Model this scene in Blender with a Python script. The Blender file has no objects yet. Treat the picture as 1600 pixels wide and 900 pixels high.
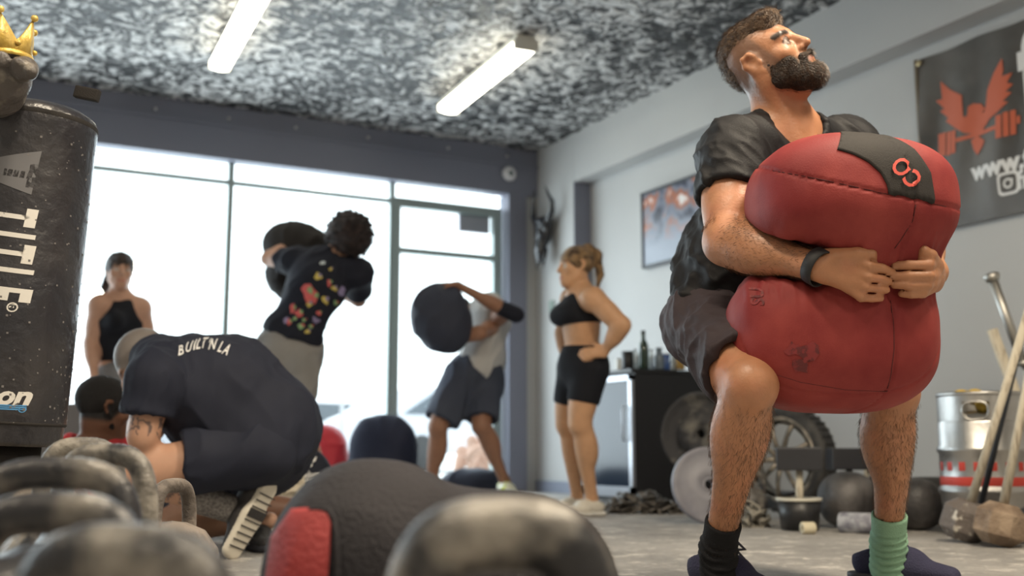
import bpy, bmesh, math, random
import numpy as np
from mathutils import Vector, Matrix
from mathutils.bvhtree import BVHTree

# ------------------------------------------------------------------ camera, sky, lights, exposure
S = bpy.context.scene
COL = S.collection
CH = 0.36                                  # lens height above the floor
YAW, PITCH = math.radians(27.7), math.radians(8.55)
FPX = 1690.0                               # focal length in pixels of the 1600 wide frame
cam_data = bpy.data.cameras.new('camera'); cam = bpy.data.objects.new('camera', cam_data); COL.objects.link(cam)
S.camera = cam
cam.location = (0, 0, CH)
cam.rotation_euler = (math.pi/2 + PITCH, 0, -YAW)
cam_data.sensor_width = 36; cam_data.lens = FPX*36/1600
cam_data.clip_start = .02; cam_data.clip_end = 200
cam_data.dof.use_dof = True; cam_data.dof.focus_distance = 2.5; cam_data.dof.aperture_fstop = 2.4
S.view_settings.view_transform = 'Standard'; S.view_settings.look = 'None'
S.view_settings.gamma = 1; S.view_settings.use_curve_mapping = False
S.view_settings.exposure = 0.18
S.cycles.use_denoising = True
S.cycles.max_bounces = 8; S.cycles.transparent_max_bounces = 12
S.cycles.caustics_reflective = False; S.cycles.caustics_refractive = False

world = bpy.data.worlds.new('sky'); S.world = world; world.use_nodes = True
_wn = world.node_tree; _bg = _wn.nodes['Background']
_bg.inputs[0].default_value = (.86, .93, 1, 1); _bg.inputs[1].default_value = 3.2

HC, YF, XS, XW, XL, YB, ZS = 3.10, 8.68, 4.75, 4.92, -3.6, -3.4, 2.68   # ceiling, front wall, soffit face, side wall, left, back, soffit

def lamp(name, kind, loc, energy, color, size=None, size_y=None, rot=None):
    l = bpy.data.lights.new(name, kind); l.energy = energy; l.color = color
    if kind == 'AREA':
        l.shape = 'RECTANGLE'; l.size = size; l.size_y = size_y or size
    o = bpy.data.objects.new(name, l); COL.objects.link(o); o.location = loc
    if rot: o.rotation_euler = rot
    return o
# daylight entering by the shop front (sky light just outside the panes) and the ceiling lamps behind the lens
lamp('daylight', 'AREA', (.6, YF+.25, 1.45), 230, (.84, .92, 1), 7.6, 2.5, (math.radians(-90), 0, 0))
WARM = (1, .86, .66)
for n, (x, y, e) in enumerate([(2.3, 1.1, 115), (.5, 1.6, 60), (-1.9, 1.8, 40), (2.2, -1.8, 45), (-.8, -2.0, 30)]):
    lamp('ceiling_lamp', 'AREA', (x, y, HC-.12), e, WARM, .22, 1.25, (0, 0, 0))

# ------------------------------------------------------------------ placing: a picture ray and a real distance give a point
FW = np.array([math.sin(YAW)*math.cos(PITCH), math.cos(YAW)*math.cos(PITCH), math.sin(PITCH)])
RT = np.array([math.cos(YAW), -math.sin(YAW), 0.]); UP = np.cross(RT, FW); CAM = np.array([0, 0, CH])
FH = np.array([math.sin(YAW), math.cos(YAW), 0.]); ZZ = np.array([0, 0, 1.])
def ray(px, py): return FW + RT*(px-800)/FPX + UP*(450-py)/FPX
def P(px, py, d): return CAM + ray(px, py)*d
def onX(px, py, X): r = ray(px, py); return CAM + r*(X/r[0])
def onY(px, py, Y): r = ray(px, py); return CAM + r*(Y/r[1])
def onZ(px, py, Z): r = ray(px, py); return CAM + r*((Z-CH)/r[2])
def G(px, d, z=0.):                        # the point at height z, d metres along the lens axis, in column px
    return CAM + FW*d + RT*((px-800)/FPX*d) + UP*((z-CH-d*math.sin(PITCH))/math.cos(PITCH))
def V(r, u, f): return RT*r + ZZ*u + FH*f
def nz(v): v = np.asarray(v, float); return v/np.linalg.norm(v)
def frame(F, U):                           # columns: right, forward, up
    F = nz(F); U = np.asarray(U, float); U = nz(U - F*np.dot(U, F)); return np.stack([np.cross(F, U), F, U], 1)

# ------------------------------------------------------------------ materials
def nodes(name):
    m = bpy.data.materials.new(name); m.use_nodes = True
    return m, m.node_tree, m.node_tree.nodes['Principled BSDF']
def mat(name, col, rough=.6, metal=0., col2=None, scale=8., detail=4., lo=.4, hi=.6, bump=0., bscale=60., spec=.5, emit=None, estr=0., coat=0., stretch=None, sheen=0.):
    m, t, b = nodes(name); L = t.links
    b.inputs['Roughness'].default_value = rough; b.inputs['Metallic'].default_value = metal
    b.inputs['Specular IOR Level'].default_value = spec
    b.inputs['Coat Weight'].default_value = coat; b.inputs['Sheen Weight'].default_value = sheen
    b.inputs['Base Color'].default_value = (*col, 1)
    tc = t.nodes.new('ShaderNodeTexCoord'); src = tc.outputs['Object']
    if stretch:
        mp = t.nodes.new('ShaderNodeMapping'); mp.inputs['Scale'].default_value = stretch; L.new(src, mp.inputs[0]); src = mp.outputs[0]
    if col2:
        n = t.nodes.new('ShaderNodeTexNoise'); n.inputs['Scale'].default_value = scale; n.inputs['Detail'].default_value = detail
        L.new(src, n.inputs[0]); r = t.nodes.new('ShaderNodeValToRGB'); L.new(n.outputs[0], r.inputs[0])
        r.color_ramp.elements[0].position = lo; r.color_ramp.elements[1].position = hi
        r.color_ramp.elements[0].color = (*col, 1); r.color_ramp.elements[1].color = (*col2, 1); L.new(r.outputs[0], b.inputs['Base Color'])
    if bump:
        n = t.nodes.new('ShaderNodeTexNoise'); n.inputs['Scale'].default_value = bscale; n.inputs['Detail'].default_value = 5; L.new(src, n.inputs[0])
        bp = t.nodes.new('ShaderNodeBump'); bp.inputs['Strength'].default_value = bump; bp.inputs['Distance'].default_value = .02
        L.new(n.outputs[0], bp.inputs['Height']); L.new(bp.outputs[0], b.inputs['Normal'])
    if emit: b.inputs['Emission Color'].default_value = (*emit, 1); b.inputs['Emission Strength'].default_value = estr
    return m
def attr_mat(name, rough=.5, sss=0., bump=.1, bscale=90., spec=.5, mottle=.12, coat=0., rvar=0.):
    m, t, b = nodes(name); L = t.links
    a = t.nodes.new('ShaderNodeAttribute'); a.attribute_name = 'Col'
    tc = t.nodes.new('ShaderNodeTexCoord'); n = t.nodes.new('ShaderNodeTexNoise'); n.inputs['Scale'].default_value = 25; n.inputs['Detail'].default_value = 6
    L.new(tc.outputs['Object'], n.inputs[0]); mr = t.nodes.new('ShaderNodeMapRange'); mr.inputs[3].default_value = 1-mottle*2; mr.inputs[4].default_value = 1+mottle*1.4
    L.new(n.outputs[0], mr.inputs[0]); mx = t.nodes.new('ShaderNodeMix'); mx.data_type = 'RGBA'; mx.blend_type = 'MULTIPLY'; mx.inputs[0].default_value = 1
    L.new(a.outputs['Color'], mx.inputs[6]); L.new(mr.outputs[0], mx.inputs[7]); L.new(mx.outputs[2], b.inputs['Base Color'])
    b.inputs['Roughness'].default_value = rough; b.inputs['Specular IOR Level'].default_value = spec; b.inputs['Coat Weight'].default_value = coat
    if rvar:
        m2 = t.nodes.new('ShaderNodeMapRange'); m2.inputs[1].default_value = .35; m2.inputs[2].default_value = .65; m2.inputs[3].default_value = rough-rvar; m2.inputs[4].default_value = rough+rvar
        L.new(n.outputs[0], m2.inputs[0]); L.new(m2.outputs[0], b.inputs['Roughness'])
    if sss: b.inputs['Subsurface Weight'].default_value = sss; b.inputs['Subsurface Radius'].default_value = (.02, .007, .004); b.inputs['Subsurface Scale'].default_value = .4
    n2 = t.nodes.new('ShaderNodeTexNoise'); n2.inputs['Scale'].default_value = bscale; n2.inputs['Detail'].default_value = 4; L.new(tc.outputs['Object'], n2.inputs[0])
    bp = t.nodes.new('ShaderNodeBump'); bp.inputs['Strength'].default_value = bump; bp.inputs['Distance'].default_value = .01
    L.new(n2.outputs[0], bp.inputs['Height']); L.new(bp.outputs[0], b.inputs['Normal'])
    return m

# ------------------------------------------------------------------ objects
def tag(o, label=None, cat=None, group=None, kind=None):
    if label: o['label'] = label
    if cat: o['category'] = cat
    if group: o['group'] = group
    if kind: o['kind'] = kind
    return o
def link(name, me, parent=None):
    o = bpy.data.objects.new(name, me); COL.objects.link(o)
    if parent is not None: o.parent = parent; o.matrix_parent_inverse = parent.matrix_basis.inverted()
    return o
def empty(name, loc, label=None, cat=None, group=None):
    o = bpy.data.objects.new(name, None); COL.objects.link(o); o.location = Vector(loc); o.empty_display_size = .05
    return tag(o, label, cat, group)
def smooth(me): me.polygons.foreach_set('use_smooth', np.ones(len(me.polygons), bool))
class MB:
    def __init__(s): s.v = []; s.f = []
    def add(s, v, f):
        n = len(s.v); s.v += [tuple(map(float, q)) for q in v]; s.f += [tuple(i+n for i in g) for g in f]; return s
    def box(s, c, sz, R=None):
        c = np.asarray(c, float); h = np.asarray(sz, float)/2; R = np.eye(3) if R is None else R
        v = [c + R @ (h*np.array(q)) for q in [(-1,-1,-1),(1,-1,-1),(1,1,-1),(-1,1,-1),(-1,-1,1),(1,-1,1),(1,1,1),(-1,1,1)]]
        return s.add(v, [(0,3,2,1),(4,5,6,7),(0,1,5,4),(1,2,6,5),(2,3,7,6),(3,0,4,7)])
    def tube(s, pts, r, n=12, closed=False, flat=None):
        pts = [np.asarray(p, float) for p in pts]; m = len(pts); rs = r if hasattr(r, '__len__') else [r]*m
        v = []; f = []; side = None
        for i, p in enumerate(pts):
            a = pts[(i-1) % m] if (closed or i) else p; b = pts[(i+1) % m] if (closed or i < m-1) else p
            t = nz(b-a)
            if side is None: side = np.cross(t, ZZ if abs(t[2]) < .9 else np.array([1., 0, 0]))
            side = nz(side - t*np.dot(side, t)); up = np.cross(t, side)
            for k in range(n):
                q = 2*math.pi*k/n; v.append(p + side*rs[i]*math.cos(q) + up*rs[i]*math.sin(q)*(flat or 1))
        for i in range(m if closed else m-1):
            j = (i+1) % m
            for k in range(n): f.append((i*n+k, i*n+(k+1) % n, j*n+(k+1) % n, j*n+k))
        if not closed: f += [tuple(range(n))[::-1], tuple((m-1)*n+k for k in range(n))]
        return s.add(v, f)
    def lathe(s, prof, c=(0,0,0), R=None, n=40, a0=0, a1=2*math.pi):
        R = np.eye(3) if R is None else R; c = np.asarray(c, float); full = abs(a1-a0-2*math.pi) < 1e-6
        v = []; f = []; m = len(prof); nn = n if full else n+1
        for (r, z) in prof:
            for k in range(nn):
                a = a0+(a1-a0)*k/n; v.append(c + R @ np.array([r*math.cos(a), r*math.sin(a), z]))
        for i in range(m-1):
            for k in range(n): f.append((i*nn+k, i*nn+(k+1) % nn, (i+1)*nn+(k+1) % nn, (i+1)*nn+k))
        return s.add(v, f)
    def prism(s, poly, o, U, W, N, t):     # 2D outline in the plane (U, W) thickened t along N
        o = np.asarray(o, float); n = len(poly)
        v = [o + U*a + W*b for a, b in poly] + [o + U*a + W*b + N*t for a, b in poly]
        return s.add(v, [tuple(range(n))[::-1], tuple(range(n, 2*n))] + [(i, (i+1) % n, n+(i+1) % n, n+i) for i in range(n)])
    def build(s, name, m, parent=None, sm=False, bevel=0., merge=False):
        me = bpy.data.meshes.new(name); me.from_pydata(s.v, [], s.f)
        if m: me.materials.append(m)
        bm = bmesh.new(); bm.from_mesh(me)
        if merge: bmesh.ops.remove_doubles(bm, verts=bm.verts, dist=1e-5)
        bmesh.ops.recalc_face_normals(bm, faces=bm.faces)
        if bevel: bmesh.ops.bevel(bm, geom=list(bm.edges), offset=bevel, segments=2, affect='EDGES', profile=.7)
        bm.to_mesh(me); bm.free()
        if sm: smooth(me)
        return link(name, me, parent)
def sm_angle(o, a=40):
    me = o.data; smooth(me)
    bm = bmesh.new(); bm.from_mesh(me)
    for e in bm.edges:
        if len(e.link_faces) == 2 and e.calc_face_angle(0) > math.radians(a): e.smooth = False
    bm.to_mesh(me); bm.free(); return o
def copy_tree(o, parent=None):
    c = o.copy(); COL.objects.link(c); c.parent = parent
    for ch in o.children: copy_tree(ch, c)
    return c

# ------------------------------------------------------------------ noise
def _h(i, j, k, s):
    n = (i*374761393 + j*668265263 + k*2147483647 + s*1274126177) & 0xffffffff
    n = ((n ^ (n >> 13))*1274126177) & 0xffffffff
    return ((n ^ (n >> 16)) & 0xffff)/65535.
def noise(p, s=0):
    p = np.asarray(p, float); i = np.floor(p).astype(np.int64); f = p-i; f = f*f*(3-2*f); r = 0
    for a in (0, 1):
        for b in (0, 1):
            for c in (0, 1):
                w = (f[:, 0] if a else 1-f[:, 0])*(f[:, 1] if b else 1-f[:, 1])*(f[:, 2] if c else 1-f[:, 2])
                r = r + w*_h(i[:, 0]+a, i[:, 1]+b, i[:, 2]+c, s)
    return r
def fbm(p, s=0, o=3): return sum(noise(p*2.03**i, s+i)/2**i for i in range(o))/(2-2**(1-o))

# ------------------------------------------------------------------ solids blended by distance and skinned into one surface
class It:
    def __init__(s, fn, lo, hi, op='u', k=.02): s.fn, s.lo, s.hi, s.op, s.k = fn, np.asarray(lo, float), np.asarray(hi, float), op, k
def cone(a, b, r1, r2, k=.02, op='u'):
    a = np.asarray(a, float); b = np.asarray(b, float); ba = b-a; L = max(ba @ ba, 1e-9)
    def fn(p):
        q = p-a; h = np.clip(q @ ba/L, 0, 1); return np.linalg.norm(q-h[:, None]*ba, axis=1)-(r1+(r2-r1)*h)
    r = max(r1, r2); return It(fn, np.minimum(a, b)-r, np.maximum(a, b)+r, op, k)
def econe(a, b, r1, r2, s, w, k=.02, op='u'):      # as cone, w times wider along s
    a = np.asarray(a, float); b = np.asarray(b, float); s = nz(s); ba = b-a; L = max(ba @ ba, 1e-9)
    def fn(p):
        q = p-a; h = np.clip(q @ ba/L, 0, 1); e = q-h[:, None]*ba; e = e - s*((e @ s)*(1-1/w))[:, None]
        return np.linalg.norm(e, axis=1)-(r1+(r2-r1)*h)
    r = max(r1, r2)*w; return It(fn, np.minimum(a, b)-r, np.maximum(a, b)+r, op, k)
def ell(c, r, R=None, k=.02, op='u', pw=2.):
    c = np.asarray(c, float); r = np.asarray(r, float); R = np.eye(3) if R is None else R
    def fn(p):
        q = (p-c) @ R
        if pw != 2.: return ((np.abs(q/r)**pw).sum(1)**(1/pw)-1)*r.min()
        k0 = np.linalg.norm(q/r, axis=1); k1 = np.linalg.norm(q/r**2, axis=1)+1e-9; return k0*(k0-1)/k1
    m = r.max(); return It(fn, c-m, c+m, op, k)
def sph(c, r, k=.02, op='u'): return cone(c, np.asarray(c, float)+1e-6, r, r, k, op)
def rbox(c, h, R=None, rad=.01, k=.02, op='u'):
    c = np.asarray(c, float); h = np.asarray(h, float)-rad; R = np.eye(3) if R is None else R
    def fn(p):
        q = np.abs((p-c) @ R)-h; return np.linalg.norm(np.maximum(q, 0), axis=1)+np.minimum(q.max(1), 0)-rad
    m = np.linalg.norm(h+rad); return It(fn, c-m, c+m, op, k)
def half(o, n, k=.005, op='i'):                     # keep what lies behind the plane (o, n)
    o = np.asarray(o, float); n = nz(n); return It(lambda p: (p-o) @ n, o, o, op, k)
def grp(items, k=.02, op='u'):
    u = [i for i in items if i.op == 'u']
    return It(lambda p: comb(items, p), np.min([i.lo for i in u], 0), np.max([i.hi for i in u], 0), op, k)
def grow(it, t): return It(lambda p: it.fn(p)-t, it.lo-t, it.hi+t, it.op, it.k)
def comb(items, p):
    d = np.full(len(p), 1e3)
    for i in items:
        v = i.fn(p); k = max(i.k, 1e-6)
        if i.op == 'u': h = np.maximum(k-np.abs(d-v), 0)/k; d = np.minimum(d, v)-h*h*k/4
        else:
            if i.op == 's': v = -v
            h = np.maximum(k-np.abs(d-v), 0)/k; d = np.maximum(d, v)+h*h*k/4
    return d
_CO = np.array([(a, b, c) for a in (0, 1) for b in (0, 1) for c in (0, 1)])
_ED = [(i, j) for i in range(8) for j in range(i+1, 8) if np.abs(_CO[i]-_CO[j]).sum() == 1]
def skin_sdf(items, res, B=10):
    u = [i for i in items if i.op == 'u']
    lo = np.min([i.lo for i in u], 0)-res*3; hi = np.max([i.hi for i in u], 0)+res*3
    nb = np.ceil((hi-lo)/(res*B)).astype(int); h = res*B*.5*math.sqrt(3)+res*1.8
    bi = np.stack(np.meshgrid(*[np.arange(n) for n in nb], indexing='ij'), -1).reshape(-1, 3)
    ctr = lo+(bi+.5)*res*B
    vals = np.stack([i.fn(ctr) for i in items]); d = comb(items, ctr)
    act = np.where(np.abs(d) < h*1.25+.004)[0]
    g = np.stack(np.meshgrid(*[np.arange(-1, B+1)]*3, indexing='ij'), -1).reshape(-1, 3)
    n1 = B+2; big = (nb*B+4).astype(np.int64); keyf = lambda q: ((q[..., 0]+2)*big[1]+(q[..., 1]+2))*big[2]+(q[..., 2]+2)
    VK = []; VP = []; QK = []
    for a in act:
        sel = [it for n, it in enumerate(items) if (vals[n, a] < h*1.15+it.k+.012 if it.op != 'i' else vals[n, a] > -(h*1.15+it.k))]
        if not any(i.op == 'u' for i in sel): continue
        base = bi[a]*B; D = comb(sel, lo+(g+base)*res).reshape(n1, n1, n1); I = D < 0
        if I.all() or not I.any(): continue
        c = np.zeros((n1-1,)*3, int)
        for o in _CO: c += I[o[0]:n1-1+o[0], o[1]:n1-1+o[1], o[2]:n1-1+o[2]]
        cell = np.argwhere((c > 0) & (c < 8))
        if not len(cell): continue
        cv = np.stack([D[cell[:, 0]+o[0], cell[:, 1]+o[1], cell[:, 2]+o[2]] for o in _CO], 1)
        acc = np.zeros((len(cell), 3)); cnt = np.zeros(len(cell))
        for i, j in _ED:
            m = (cv[:, i] < 0) != (cv[:, j] < 0); t = np.where(m, cv[:, i]/np.where(m, cv[:, i]-cv[:, j], 1), 0)
            acc += m[:, None]*(_CO[i]+t[:, None]*(_CO[j]-_CO[i])); cnt += m
        VP.append(lo+(cell-1+base+acc/cnt[:, None])*res); VK.append(keyf(cell-1+base))
        for ax in range(3):
            e = [0, 0, 0]; e[ax] = 1
            A = I[1:n1-1, 1:n1-1, 1:n1-1]; Bm = I[1+e[0]:n1-1+e[0], 1+e[1]:n1-1+e[1], 1+e[2]:n1-1+e[2]]
            q = np.argwhere(A != Bm)
            if not len(q): continue
            fl = A[q[:, 0], q[:, 1], q[:, 2]]; q = q+base; b1 = np.zeros(3, int); b2 = np.zeros(3, int); b1[(ax+1) % 3] = 1; b2[(ax+2) % 3] = 1
            k4 = np.stack([keyf(q-b1-b2), keyf(q-b2), keyf(q), keyf(q-b1)], 1)
            k4[~fl] = k4[~fl][:, ::-1]; QK.append(k4)
    VK = np.concatenate(VK); VP = np.concatenate(VP); QK = np.concatenate(QK)
    keys, first = np.unique(VK, return_index=True); pos = VP[first]
    idx = np.searchsorted(keys, QK); idx = np.minimum(idx, len(keys)-1); ok = (keys[idx] == QK).all(1); idx = idx[ok]
    lab = np.arange(len(pos))                       # drop stray specks cut loose from the main surface
    for _ in range(400):
        m = lab[idx].min(1); new = lab.copy(); np.minimum.at(new, idx.ravel(), np.repeat(m, 4)); new = new[new]
        if (new == lab).all(): break
        lab = new
    u, inv, cnt = np.unique(lab, return_inverse=True, return_counts=True); good = cnt[inv] > .03*len(pos)
    idx = idx[good[idx].all(1)]; used = np.unique(idx); mp = np.zeros(len(pos), int); mp[used] = np.arange(len(used))
    return pos[used], mp[idx]
def relax(v, q, n=1, w=.5):
    for _ in range(n):
        s = np.zeros_like(v); c = np.zeros(len(v))
        for a, b in ((0, 1), (1, 2), (2, 3), (3, 0)):
            np.add.at(s, q[:, a], v[q[:, b]]); np.add.at(s, q[:, b], v[q[:, a]]); np.add.at(c, q[:, a], 1); np.add.at(c, q[:, b], 1)
        v = v*(1-w)+w*s/np.maximum(c, 1)[:, None]
    return v
def vnorm(v, q):
    n = np.cross(v[q[:, 2]]-v[q[:, 0]], v[q[:, 3]]-v[q[:, 1]]); o = np.zeros_like(v)
    for k in range(4): np.add.at(o, q[:, k], n)
    return o/(np.linalg.norm(o, axis=1)[:, None]+1e-12)
def fast_mesh(name, v, q, m):
    me = bpy.data.meshes.new(name); me.vertices.add(len(v)); me.vertices.foreach_set('co', v.astype(np.float32).ravel())
    me.loops.add(q.size); me.loops.foreach_set('vertex_index', q.astype(np.int32).ravel())
    me.polygons.add(len(q)); me.polygons.foreach_set('loop_start', np.arange(0, q.size, q.shape[1], dtype=np.int32))
    me.update(calc_edges=True); smooth(me); me.materials.append(m); return me
def solid(name, items, res, m, parent=None, disp=None, color=None, rl=1):
    v, q = skin_sdf(items, res); v = relax(v, q, rl, .4)
    col = color(v) if color is not None else None
    if disp is not None: v = v + vnorm(v, q)*disp(v)[:, None]
    me = fast_mesh(name, v, q, m)
    if col is not None:
        a = me.color_attributes.new('Col', 'FLOAT_COLOR', 'POINT'); c = np.ones((len(v), 4), np.float32); c[:, :3] = col; a.data.foreach_set('color', c.ravel())
    return link(name, me, parent)

# ------------------------------------------------------------------ flat print laid on a surface
def bvh_of(o):
    me = o.data; return BVHTree.FromPolygons([v.co[:] for v in me.vertices], [tuple(p.vertices) for p in me.polygons])
FONT = {}
def text_shape(s, size=1., bold=0., shear=0., sx=1.):
    c = bpy.data.curves.new('t', 'FONT'); c.body = s; c.size = size; c.offset = bold; c.shear = shear; c.align_x = 'CENTER'; c.align_y = 'CENTER'; c.resolution_u = 3; c.fill_mode = 'FRONT'
    o = bpy.data.objects.new('t', c); COL.objects.link(o); dg = bpy.context.evaluated_depsgraph_get()
    me = bpy.data.meshes.new_from_object(o.evaluated_get(dg)); bpy.data.objects.remove(o)
    v = [(q.co.x*sx, q.co.y) for q in me.vertices]; f = [tuple(p.vertices) for p in me.polygons]; bpy.data.meshes.remove(me); return v, f
def poly_shape(*polys):
    v = []; f = []
    for p in polys: f.append(tuple(range(len(v), len(v)+len(p)))); v += list(p)
    return v, f
def blob(x, y, r, n=9, seed=0, rough=.35, sy=1.):
    rd = random.Random(seed); return [(x+r*(1+rough*(rd.random()-.5)*2)*math.cos(2*math.pi*k/n), y+sy*r*(1+rough*(rd.random()-.5)*2)*math.sin(2*math.pi*k/n)) for k in range(n)]
def decal(name, shape, o, U, W, m, parent, bvh=None, direction=None, off=.0012, maxlen=.012, label=None):
    v2, f2 = shape; bm = bmesh.new(); vs = [bm.verts.new((a, b, 0)) for a, b in v2]
    for f in f2:
        try: bm.faces.new([vs[i] for i in f])
        except ValueError: pass
    if bvh:
        bmesh.ops.triangulate(bm, faces=bm.faces)
        for _ in range(6):
            es = [e for e in bm.edges if e.calc_length() > maxlen]
            if not es: break
            bmesh.ops.subdivide_edges(bm, edges=es, cuts=1); bmesh.ops.triangulate(bm, faces=bm.faces)
    o = np.asarray(o, float); D = Vector(direction) if direction is not None else None; bad = []
    for vv in bm.verts:
        p = o + np.asarray(U)*vv.co.x + np.asarray(W)*vv.co.y
        if bvh:
            hit = bvh.ray_cast(Vector(p)-D*1.0, D)
            if hit[0] is None: bad.append(vv); vv.co = Vector(p); continue
            nn = hit[1] if hit[1].dot(D) < 0 else -hit[1]
            vv.co = hit[0] + nn*off
        else: vv.co = Vector(p)
    if bad: bmesh.ops.delete(bm, geom=bad, context='VERTS')
    me = bpy.data.meshes.new(name); bm.to_mesh(me); bm.free(); me.materials.append(m); smooth(me)
    ob = link(name, me, parent)
    if label: ob['label'] = label
    return ob
# ------------------------------------------------------------------ anatomy (all items are blended solids in world metres)
def head_items(c, F, U, s=1., ears=True, brow=1.):
    R = frame(F, U); c = np.asarray(c, float); T = lambda x, y, z: c + R @ (np.array([x, y, z])*s)
    E = lambda p, r, k=.02, op='u': ell(T(*p), np.array(r)*s, R, k*s, op)
    C = lambda a, b, r1, r2, k=.015, op='u': cone(T(*a), T(*b), r1*s, r2*s, k*s, op)
    it = [E((0, -.015, .035), (.075, .095, .083)), E((0, .03, -.02), (.062, .062, .088), .03),
          C((-.05, .0, -.055), (-.018, .066, -.098), .022, .02, .03), C((.05, .0, -.055), (.018, .066, -.098), .022, .02, .03),
          C((-.0, .03, -.075), (0, .06, -.085), .035, .025, .03), E((0, .075, -.1), (.022, .018, .018), .02),
          C((-.036, .073, .024), (.036, .073, .024), .013*brow, .013*brow, .02), E((-.043, .06, -.022), (.022, .02, .018), .02), E((.043, .06, -.022), (.022, .02, .018), .02),
          E((0, .083, -.066), (.03, .018, .024), .02)]
    for sg in (-1, 1): it.append(E((.032*sg, .1, .003), (.021, .019, .014), .014, 's'))
    for sg in (-1, 1):
        it.append(E((.031*sg, .0735, .003), (.0135, .0135, .0125), .002))
        it.append(C((.018*sg, .0875, .011), (.044*sg, .077, .009), .0035, .0035, .006)); it.append(C((.019*sg, .085, -.006), (.043*sg, .077, -.006), .0028, .0028, .006))
    it += [C((0, .086, .018), (0, .112, -.026), .008, .0115, .012), C((-.011, .098, -.031), (.011, .098, -.031), .0085, .0085, .008)]
    for sg in (-1, 1): it.append(C((.0075*sg, .105, -.042), (.007*sg, .1, -.03), .0042, .003, .003, 's'))
    it += [C((-.02, .088, -.0605), (0, .099, -.058), .004, .006, .005), C((.02, .088, -.0605), (0, .099, -.058), .004, .006, .005),
           C((-.017, .088, -.0675), (0, .097, -.071), .004, .0075, .005), C((.017, .088, -.0675), (0, .097, -.071), .004, .0075, .005),
           C((-.024, .094, -.0643), (.024, .094, -.0643), .0016, .0016, .003, 's')]
    if ears:
        for sg in (-1, 1):
            a = [(.072, .008, .012), (.083, -.006, .028), (.088, -.024, .026), (.086, -.03, .006), (.078, -.016, -.018), (.073, .002, -.03)]
            for p, q in zip(a[:-1], a[1:]): it.append(C((p[0]*sg, p[1], p[2]), (q[0]*sg, q[1], q[2]), .0058, .0056, .008))
            it.append(E((.076*sg, -.01, .002), (.006, .017, .026), .008)); it.append(E((.085*sg, -.004, .0), (.008, .008, .012), .006, 's'))
            it.append(C((.077*sg, .009, -.006), (.077*sg, .009, .0), .004, .0035, .005))
    return it, T, R
def hair_items(c, F, U, s=1., t=.01, front=.045, low=-.07, slope=(.75, -.66), tn=.66):
    R = frame(F, U); T = lambda x, y, z: np.asarray(c) + R @ (np.array([x, y, z])*s)
    it = [ell(T(0, -.015, .035), (np.array([.075, .095, .083])+t)*s, R, .01)]
    it.append(half(T(0, slope[0]*front, slope[1]*front), R @ np.array([0, slope[0], slope[1]]), .012))
    it.append(half(T(0, 0, low), R @ np.array([0, 0, -1.]), .012)); return it
def arm_items(sh, el, wr, s=1., m=1., ins=None):
    sh, el, wr = map(lambda a: np.asarray(a, float), (sh, el, wr)); L = np.linalg.norm
    it = [cone(sh, el, .053*s*m, .04*s, .03), sph(sh, .06*s*m, .04), cone(el, wr, .042*s, .026*s, .025), sph(el, .042*s, .02)]
    up = nz(el-sh); fo = nz(wr-el); back = nz(up-fo+1e-4*ZZ)           # points out at the elbow
    back = nz(back - fo*(back @ fo)); bi = nz(fo-up*(fo @ up)+1e-5*ZZ)
    it.append(ell(sh+(el-sh)*.55+bi*.014*s, (.11*s, .043*s*m, .045*s*m), np.stack([up, bi, np.cross(up, bi)], 1), .03))   # biceps
    it.append(ell(sh+(el-sh)*.45-bi*.016*s, (.11*s, .04*s*m, .045*s*m), np.stack([up, bi, np.cross(up, bi)], 1), .03))    # triceps
    it.append(ell(el+(wr-el)*.28, (.1*s, .047*s*m, .043*s*m), np.stack([fo, back, np.cross(fo, back)], 1), .03))          # forearm
    it.append(sph(el+nz(up-fo)*.018*s, .024*s, .02))
    return it
def leg_items(hip, kn, an, s=1., m=1., back=None, knee=1.):
    hip, kn, an = map(lambda a: np.asarray(a, float), (hip, kn, an)); sh = nz(an-kn); th = nz(kn-hip)
    if back is None: back = (hip+an)/2-kn
    back = nz(back - sh*(back @ sh)); fr = -back; sd = np.cross(sh, back)
    it = [cone(hip, kn, .088*s*m, .056*s, .04), cone(kn, an, .05*s, .035*s, .03), sph(kn, .054*s*knee, .03),
          ell(kn+(an-kn)*.28+back*.022*s, (.125*s, .052*s*m, .056*s*m), np.stack([sh, back, sd], 1), .035),
          ell(kn+(an-kn)*.3+back*.018*s+sd*.018*s, (.1*s, .04*s*m, .035*s*m), np.stack([sh, back, sd], 1), .03),
          ell(kn+(an-kn)*.4+fr*.004*s, (.15*s, .034*s, .04*s), np.stack([sh, back, sd], 1), .03),
          ell(kn+nz(fr-.5*th*0+nz(fr))*.028*s, (.03*s, .024*s, .028*s), np.stack([sh, back, sd], 1), .02)]
    tb = nz(nz(hip-kn)*0+fr); tb = nz(tb-th*(tb @ th))
    it.append(ell(hip+(kn-hip)*.55+tb*.02*s, (.17*s, .06*s*m, .07*s*m), np.stack([th, tb, np.cross(th, tb)], 1), .04))
    it.append(cone(an+back*.0, an+sh*.05, .034*s, .032*s, .02)); return it
def torso_items(pel, chest, neck, side, s=1., w=1., dpt=1., fat=0.):
    pel, chest, neck = map(lambda a: np.asarray(a, float), (pel, chest, neck)); side = nz(side)
    def fr(ax): ax = nz(ax); sd = nz(side-ax*(side @ ax)); return np.stack([sd, np.cross(ax, sd), ax], 1)
    R1 = fr(chest-pel); R2 = fr(neck-pel*.5-chest*.5); waist = pel*.45+chest*.55 + R1[:, 1]*0
    return [ell(pel, np.array([.165*w, .115*dpt, .13])*s, R1, .06), ell(waist, np.array([.145*w, .108*dpt+fat, .15])*s, R1, .07),
            ell(chest, np.array([.175*w, .12*dpt, .17])*s, R2, .06), econe(chest*.6+neck*.4, neck*.9+chest*.1, .085*s, .05*s, side, 1.6*w, .05)]
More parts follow.
